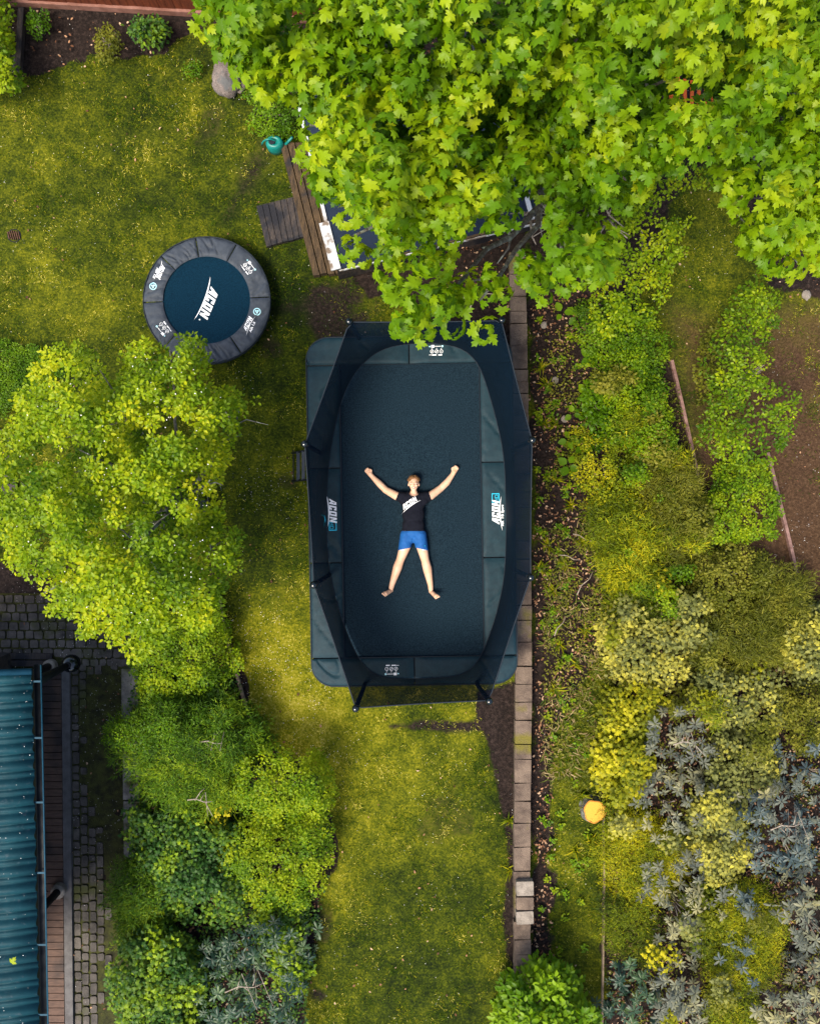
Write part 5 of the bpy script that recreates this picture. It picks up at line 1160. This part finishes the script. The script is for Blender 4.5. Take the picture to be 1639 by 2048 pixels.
# right-hand side of the garden
for nm, lb, cat, kd, mt, po, z1, de, kw in [
 ('small_leaved_tree', 'small-leaved yellow-green sapling crown below the large maple', 'tree', 'apple', 'apple', [(1225, 350), (1300, 330), (1400, 345), (1420, 360), (1370, 385), (1370, 430), (1350, 470), (1360, 510), (1310, 540), (1330, 590), (1270, 640), (1200, 660), (1190, 560), (1230, 470)], 2.2, 270, dict(z0=1.3, gap=.38, tone=-.12, bump=.3)),
 ('small_leaved_tree', 'yellowish sapling crown leaning over the brown path', 'tree', 'apple', 'apple', [(1440, 640), (1480, 560), (1530, 545), (1555, 590), (1560, 640), (1530, 700), (1560, 770), (1600, 790), (1590, 850), (1560, 920), (1500, 940), (1440, 930), (1400, 880), (1420, 780), (1400, 720)], 2.0, 230, dict(z0=1.0, gap=.40, tone=-.22, bump=.35, holes=[(1500, 800, 16), (1450, 740, 12)])),
 ('green_shrub', 'green shrub just right of the hostas', 'shrub', 'apple', 'bright', [(1170, 610), (1230, 600), (1290, 620), (1330, 680), (1310, 740), (1230, 760), (1180, 720), (1160, 660)], 1.0, 420, dict(tone=-.10, gap=.3, size=.8)),
 ('box_shrub', 'dense round box shrub beside the upper pinkish edging', 'shrub', 'round', 'bright', [(1225, 760), (1300, 735), (1330, 770), (1345, 840), (1355, 900), (1330, 930), (1280, 925), (1215, 890), (1205, 820)], 1.1, 560, dict(shrink=0, tone=.0, gap=.28)),
 ('mossy_shrub', 'mossy green low bush under the hosta bed edge', 'shrub', 'round', 'moss', [(1150, 880), (1230, 880), (1290, 930), (1280, 1000), (1200, 1010), (1160, 960)], .7, 480, dict(size=.9)),
 ('juniper', 'olive feathery bush right of the litter bed', 'shrub', 'needle', 'moss', [(1175, 1010), (1260, 1000), (1320, 1020), (1330, 1100), (1300, 1180), (1220, 1200), (1195, 1120)], .9, 300, dict()),
 ('olive_shrub', 'greyish olive fine shrub in the middle of the right bed', 'shrub', 'needle', 'olive', [(1290, 940), (1370, 930), (1410, 1000), (1400, 1090), (1340, 1120), (1290, 1060)], .9, 320, dict()),
 ('box_shrub', 'bright round box shrub beside the lower pinkish edging', 'shrub', 'round', 'bright', [(1430, 930), (1500, 910), (1545, 950), (1560, 1020), (1550, 1080), (1490, 1100), (1420, 1080), (1410, 1000)], 1.1, 560, dict(shrink=2, tone=-.02, gap=.28)),
 ('small_leaved_shrub', 'olive green small shrub below the lower box shrub', 'shrub', 'round', 'olive', [(1390, 1110), (1480, 1090), (1540, 1110), (1530, 1190), (1450, 1230), (1380, 1200)], .9, 520, dict(tone=.05)),
 ('juniper', 'dull green feathery bush at the end of the lower edging', 'shrub', 'needle', 'olive', [(1530, 1140), (1600, 1160), (1625, 1210), (1600, 1280), (1530, 1290), (1510, 1220)], .8, 320, dict()),
 ('juniper', 'dark mossy feathery bush between the two seedlings', 'shrub', 'needle', 'moss', [(1200, 1150), (1290, 1130), (1330, 1170), (1300, 1240), (1220, 1240)], .7, 320, dict(tone=-.2)),
 ('olive_shrub', 'wide olive feathery bush in the centre of the right bed', 'shrub', 'needle', 'olive', [(1390, 1240), (1500, 1220), (1580, 1260), (1560, 1330), (1460, 1350), (1390, 1320)], .8, 330, dict(tone=.0)),
 ('pale_leaved_shrub', 'pale grey-green lobed shrub at the right margin', 'shrub', 'lobed', 'pale', [(1570, 1240), (1700, 1200), (1700, 1360), (1600, 1370), (1560, 1310)], 1.0, 420, dict(tone=.05)),
 ('pale_leaved_shrub', 'yellowish ivy-leaved shrub right of the dry grass', 'shrub', 'lobed', 'pale', [(1205, 1225), (1290, 1200), (1370, 1230), (1385, 1300), (1350, 1360), (1250, 1370), (1210, 1310)], .9, 330, dict(tone=.18)),
 ('lobed_leaved_seedling', 'pale yellow seedling above the upper ivy-leaved shrub', 'plant', 'maple', 'yellow', ell(1328, 1168, 20, 18, 12), .95, 75, dict(z0=.7, size=.52, tone=.2, stem=False, deep=.05)),
 ('lobed_leaved_seedling', 'buff yellow seedling in the right half of the bed', 'plant', 'maple', 'yellow', ell(1525, 1340, 20, 18, 13), .95, 75, dict(z0=.7, size=.52, tone=.15, stem=False, deep=.05)),
 ('golden_shrub', 'yellow lobed shrub above the tree stump', 'shrub', 'lobed', 'yellow', [(1210, 1380), (1300, 1360), (1340, 1400), (1310, 1450), (1290, 1490), (1220, 1480), (1200, 1430)], .9, 330, dict(tone=.0)),
 ('pale_leaved_shrub', 'muted green lobed shrub below the wide olive bush', 'shrub', 'lobed', 'pale', [(1390, 1350), (1480, 1340), (1560, 1370), (1570, 1440), (1500, 1470), (1410, 1450)], .9, 330, dict(tone=-.03)),
 ('olive_shrub', 'round-leaved olive shrub at the right margin, mid height', 'shrub', 'round', 'olive', [(1560, 1380), (1700, 1360), (1700, 1500), (1600, 1500), (1560, 1450)], 1.0, 500, dict(tone=.1)),
 ('golden_shrub', 'vivid yellow leafy shrub right above the tree stump', 'shrub', 'lobed', 'yellow', [(1205, 1490), (1260, 1475), (1290, 1520), (1280, 1590), (1240, 1610), (1205, 1570)], .9, 460, dict(tone=.16, size=1.15)),
 ('rhododendron', 'grey-green rhododendron right of the vivid yellow shrub', 'rhododendron', 'rhodo', 'rhodo_grey', [(1290, 1440), (1350, 1400), (1400, 1420), (1430, 1490), (1410, 1540), (1330, 1560), (1280, 1520)], 1.2, 62, dict(tone=.0)),
 ('pale_leaved_shrub', 'dusky lobed shrub between grey and blue rhododendrons', 'shrub', 'lobed', 'pale', [(1420, 1460), (1500, 1450), (1560, 1480), (1550, 1560), (1480, 1600), (1420, 1570)], .9, 330, dict(tone=-.1)),
 ('rhododendron', 'slate-blue rhododendron at the right margin beside the purple soil', 'rhododendron', 'rhodo', 'rhodo_blue', [(1560, 1490), (1700, 1480), (1700, 1600), (1600, 1610), (1560, 1560)], 1.2, 62, dict()),
 ('rhododendron', 'grey-green rhododendron above the mossy green mound', 'rhododendron', 'rhodo', 'rhodo_grey', [(1270, 1570), (1340, 1550), (1400, 1570), (1400, 1640), (1350, 1690), (1310, 1680), (1270, 1620)], 1.1, 62, dict(tone=.05)),
 ('pale_leaved_shrub', 'yellow-tipped lobed shrub in the midst of the rhododendrons', 'shrub', 'lobed', 'pale', [(1390, 1590), (1450, 1580), (1490, 1640), (1480, 1720), (1430, 1760), (1390, 1700)], .95, 420, dict(tone=.15)),
 ('rhododendron', 'large slate-blue rhododendron with bare pale branches', 'rhododendron', 'rhodo', 'rhodo_blue', [(1470, 1600), (1560, 1580), (1660, 1600), (1700, 1700), (1600, 1760), (1520, 1750), (1460, 1690)], 1.35, 62, dict()),
 ('moss_mound', 'vivid mossy green mound right of the tree stump', 'shrub', 'needle', 'moss', [(1215, 1620), (1290, 1630), (1370, 1680), (1360, 1740), (1300, 1800), (1220, 1790), (1200, 1720)], .5, 420, dict(tone=.12, size=.7, stem=False)),
 ('moss_mound', 'dark green mossy mound below the vivid one', 'shrub', 'needle', 'moss', [(1215, 1800), (1300, 1800), (1310, 1870), (1290, 1920), (1220, 1900)], .45, 420, dict(tone=-.15, size=.7, stem=False)),
 ('rhododendron', 'narrow pale green rhododendron between the mossy mounds', 'rhododendron', 'rhodo', 'rhodo_grey', [(1310, 1730), (1370, 1720), (1400, 1800), (1400, 1870), (1340, 1900), (1300, 1850)], 1.0, 62, dict(tone=.25)),
 ('golden_shrub', 'dull yellow lobed shrub touching the narrow rhododendron', 'shrub', 'lobed', 'yellow', [(1370, 1800), (1430, 1770), (1460, 1830), (1440, 1900), (1390, 1890)], .6, 330, dict(tone=-.25)),
 ('moss_mound', 'large mossy green mound in the lower right', 'shrub', 'needle', 'moss', [(1420, 1780), (1510, 1770), (1560, 1830), (1560, 1930), (1500, 1990), (1430, 1960), (1400, 1880)], .5, 420, dict(tone=.05, size=.7, stem=False)),
 ('rhododendron', 'mauve-grey rhododendron filling the lower right margin', 'rhododendron', 'rhodo', 'rhodo_grey', [(1550, 1760), (1700, 1740), (1700, 1930), (1600, 1930), (1550, 1850)], 1.2, 62, dict(tone=-.05)),
 ('rhododendron', 'dark green rhododendron right of the mossy edging board', 'rhododendron', 'rhodo', 'rhodo', [(1215, 1960), (1260, 1930), (1310, 1960), (1310, 2110), (1210, 2110)], .9, 62, dict(tone=.1)),
 ('lobed_leaved_seedling', 'bright yellow seedling above the bottom rhododendrons', 'plant', 'maple', 'yellow', ell(1325, 1925, 27, 22, 17), .95, 75, dict(z0=.7, size=.52, tone=.25, stem=False, deep=.05)),
 ('rhododendron', 'grey-green rhododendron at the bottom edge below the yellow seedling', 'rhododendron', 'rhodo', 'rhodo_grey', [(1310, 1950), (1370, 1930), (1410, 1990), (1410, 2110), (1310, 2110)], 1.1, 62, dict(tone=.1)),
 ('moss_mound', 'mossy mound cut by the bottom edge of the photo', 'shrub', 'needle', 'moss', [(1410, 1990), (1500, 1990), (1520, 2110), (1410, 2110)], .45, 420, dict(size=.7, stem=False, tone=-.05)),
 ('rhododendron', 'tan and grey rhododendron in the bottom right corner', 'rhododendron', 'rhodo', 'rhodo_grey', [(1510, 1970), (1580, 1940), (1700, 1930), (1700, 2110), (1510, 2110)], 1.2, 62, dict(tone=.2)),
 ('olive_shrub', 'low muted bush between litter bed and box shrub', 'shrub', 'lobed', 'green', [(1180, 760), (1215, 760), (1215, 850), (1190, 880), (1170, 820)], .45, 350, dict(tone=-.05)),
 ('olive_shrub', 'brownish sparse bush beside the upper edging', 'shrub', 'apple', 'olive', [(1410, 640), (1450, 640), (1460, 760), (1470, 860), (1430, 870), (1405, 760)], .6, 200, dict(gap=.35)),
]: S(nm, lb, cat, kd, mt, po, z1, de, **kw)
# hostas and little weeds in the litter bed
hl = ['topmost hosta leaves under the maple edge', 'hosta beside the lilac flowers near the maple', 'hosta with a large round leaf in the upper litter bed', 'broad-leaved hosta against the green shrub', 'small pair of hosta leaves beside the pale pebble', 'hosta level with the net pole on the right', 'dark shiny hosta below the net pole', 'lowest hosta in the litter bed']
for i, (x, y, n, s) in enumerate([(1122, 626, 3, .17), (1152, 634, 4, .19), (1180, 715, 5, .17), (1172, 790, 5, .18), (1143, 828, 3, .13), (1135, 880, 4, .14), (1160, 890, 4, .19), (1135, 930, 4, .17)]):
    g = np.random.default_rng(60+i); c = P(x, y, .08); az = np.arange(n)*6.28/n+g.uniform(0, 6.28); pos = np.tile(np.array([c.x, c.y, .10]), (n, 1))+np.stack([np.cos(az)*.03, np.sin(az)*.03, g.uniform(0, .04, n)], 1)
    tag(leaves('hosta', 'hosta', pos, az, g.normal(.15, .15, n), g.normal(0, .2, n), g.uniform(.7, 1.1, n)*s, g.uniform(.35, .9, n), M['green']), hl[i], 'plant', 'hostas in the litter bed')
g = random.Random(77); rows = [(1080, 735), (1092, 770), (1085, 848), (1110, 850), (1095, 1092), (1080, 1135), (1105, 1180), (1140, 1010), (1160, 1080), (1120, 1290), (1170, 1260), (1150, 1330), (1110, 1380), (1160, 1590), (1180, 1680), (1150, 1700), (1020, 1640), (1020, 1740), (1110, 960), (1130, 1130)]
wh = ['in the leaf litter', 'in bare soil', 'among brown leaves', 'near the stone wall', 'in dry grass']
for i, (x, y) in enumerate(rows):
    n = 26; gg = np.random.default_rng(80+i); c = P(x, y, .02); az = gg.uniform(0, 6.28, n)
    tag(leaves('grass_tuft', 'blade', np.tile(np.array([c.x, c.y, .01]), (n, 1))+gg.normal(0, .02, (n, 3))*[1, 1, 0], az, gg.normal(.7, .3, n), gg.normal(0, .3, n), gg.uniform(.10, .22, n), gg.uniform(.25, .8, n), M['grass']), 'small tuft of long green grass blades right of the large trampoline', 'grass tuft', 'grass tufts right of the large trampoline')
wl = []
for i in range(90):
    x, y = [(1085+g.uniform(-12, 60), g.uniform(900, 1420)), (1090+g.uniform(-10, 90), g.uniform(1380, 1980)), (1080+g.uniform(-8, 90), g.uniform(640, 1000))][i % 3]; n = 22; gg = np.random.default_rng(180+i); c = P(x, y, .05); pos = np.tile(np.array([c.x, c.y, .05]), (n, 1))+gg.normal(0, .028, (n, 3))*[1, 1, .5]
    tag(leaves('weed', 'apple', pos, gg.uniform(0, 6.28, n), gg.normal(.1, .3, n), gg.normal(0, .3, n), gg.uniform(.03, .06, n), gg.uniform(.3, 1, n), M['bright' if i % 2 else 'green']), 'low green weed sprouting in the bed right of the stone wall', 'weed', 'weeds right of the stone wall')
# dry sticks
for i, (x0, y0, x1, y1, lb) in enumerate([(1145, 1068, 1182, 1082, 'pale dry stick lying on the litter bed, top one'), (1118, 1110, 1160, 1120, 'second pale dry stick from the top of the litter bed'), (1153, 1190, 1185, 1142, 'slanting reed-like stick rising to the right'), (1108, 1272, 1130, 1232, 'slanting dry stick beside the dry grass'), (1540, 1660, 1605, 1645, 'long bare silvery branch over the blue rhododendron'), (1345, 1490, 1400, 1480, 'bare pale branch over the grey rhododendron'), (450, 1985, 530, 1965, 'bare pale branch across the left rhododendron'), (400, 1484, 445, 1486, 'pale twig on the dark feathery shrub'), (375, 1600, 425, 1603, 'tan twig near the yellow seedling in the left bed')]):
    z = .12 if i < 4 else 1.38 if i == 4 else 1.25 if i < 7 else 1.15; a, b_ = P(x0, y0, z), P(x1, y1, z); d = b_-a; n_ = Vector((-d.y, d.x, 0)); b = MB().tube([a, a+d*.35+n_*.06, a+d*.7-n_*.05, b_], [.010, .009, .007, .004], 6)
    if i > 3:
        for s in (.3, .5, .7): b.tube([a+d*s, a+d*(s+.2)+n_*random.choice((-.35, .35)), a+d*(s+.35)+n_*random.choice((-.6, .5))], [.008, .006, .003], 5)
    tag(b.build('dry_branch', M['twig'], smooth=True), lb, 'branch', 'bare dry twigs')

# dry straw on the right bed
g = np.random.default_rng(91); n = 4200; px = g.uniform(1085, 1215, n); py = g.uniform(1050, 1560, n); k_ = (fnoise(px, py, 45, 50) > .40)&(g.random(n) < .6); px, py = px[k_], py[k_]; n = len(px)
tag(leaves('dry_grass', 'blade', np.stack([(px-CX)*H/F, -(py-CY)*H/F, np.full(n, .03)], 1), g.uniform(0, 6.28, n), g.normal(.25, .2, n), g.normal(0, .4, n), g.uniform(.05, .16, n), g.uniform(.0, 1, n), leafmat('straw', [(0, (.03, .07, .004)), (.4, (.10, .12, .01)), (.7, (.16, .12, .04)), (1, (.36, .27, .14))], .7, .1, gain=(1, 1, 1))), 'dry straw-coloured grass in the right-hand bed', kind='stuff')

# smaller plants woven through the right-hand planting
g = random.Random(404); KN = [('lobed', 'pale', 'pale lobed-leaved plant woven into the mixed planting on the right', 300), ('round', 'bright', 'small yellow-green round-leaved plant woven into the mixed planting on the right', 420), ('needle', 'moss', 'mossy feathery plant woven into the mixed planting on the right', 300), ('rhodo', 'rhodo_grey', 'small grey-green rosette shrub woven into the mixed planting on the right', 60),
   ('rhodo', 'rhodo_blue', 'small blue-green rosette shrub woven into the mixed planting on the right', 60), ('lobed', 'yellow', 'small golden lobed-leaved plant woven into the mixed planting on the right', 300), ('apple', 'olive', 'small olive-leaved plant woven into the mixed planting on the right', 300)]
for i in range(64):
    y = 700+1340*(i+.5)/64+g.uniform(-20, 20); x = g.uniform(1200 if y < 1600 else 1250, 1330+min(300, (y-700)*.5)); 
    if min(abs(x-float(np.interp(y, [700, 980], [1340, 1400]))) if y < 1010 else 99, abs(x-float(np.interp(y, [900, 1160], [1535, 1597])))) < 50: continue
    w_ = ([1, 1, 2, 6, 6] if y < 1150 else [2, 6, 0, 1, 5, 0] if y < 1420 else [0, 3, 3, 5, 4, 2, 0] if x < 1420 else [0, 4, 3, 3, 4, 6, 0]); k = g.choice(w_); kd, mt, lb, de = KN[k]
    shrub('small_'+('rosette_shrub' if kd == 'rhodo' else 'plant'), lb, 'plant', kd, mt, ell(x, y, g.uniform(20, 44), g.uniform(20, 44), i), g.uniform(.85, 1.25), de, stem=False, group='small plants woven through the right-hand planting, kind %d' % (k+1), tone=g.uniform(-.12, .1), edge_noise=20, gap=0 if kd == 'rhodo' else .28)

g = np.random.default_rng(93); n = 42000; px = g.uniform(1070, 1640, n); py = g.uniform(600, 2060, n); inb = np.maximum(psd(px, py, [(1085, 600), (1220, 600), (1200, 1000), (1215, 1300), (1205, 1620), (1110, 1620), (1085, 1400)]), psd(px, py, SOIL[4]))
k_ = (inb > 0)&(fnoise(px, py, 34, 60) > .49); px, py = px[k_], py[k_]; n = len(px)
tag(leaves('ground_cover', 'apple', np.stack([(px-CX)*H/F, -(py-CY)*H/F, g.uniform(.03, .12, n)], 1), g.uniform(0, 6.28, n), g.normal(.1, .3, n), g.normal(0, .4, n), g.uniform(.02, .05, n), np.clip(fnoise(px, py, 40, 61)+g.normal(0, .15, n), 0, 1), M['olive']), 'low leafy ground cover between the plants of the right-hand beds', kind='stuff')
g = np.random.default_rng(94); n = 16000; px = g.uniform(262, 670, n); py = g.uniform(1340, 2060, n); k_ = (psd(px, py, SOIL[3]) > 2)&(fnoise(px, py, 34, 62) > .42); px, py = px[k_], py[k_]; n = len(px)
tag(leaves('ground_cover', 'lobed', np.stack([(px-CX)*H/F, -(py-CY)*H/F, g.uniform(.03, .25, n)], 1), g.uniform(0, 6.28, n), g.normal(.1, .3, n), g.normal(0, .4, n), g.uniform(.025, .055, n), g.random(n)*.8, M['ivy']), 'low ivy filling the gaps of the left bed', kind='stuff')
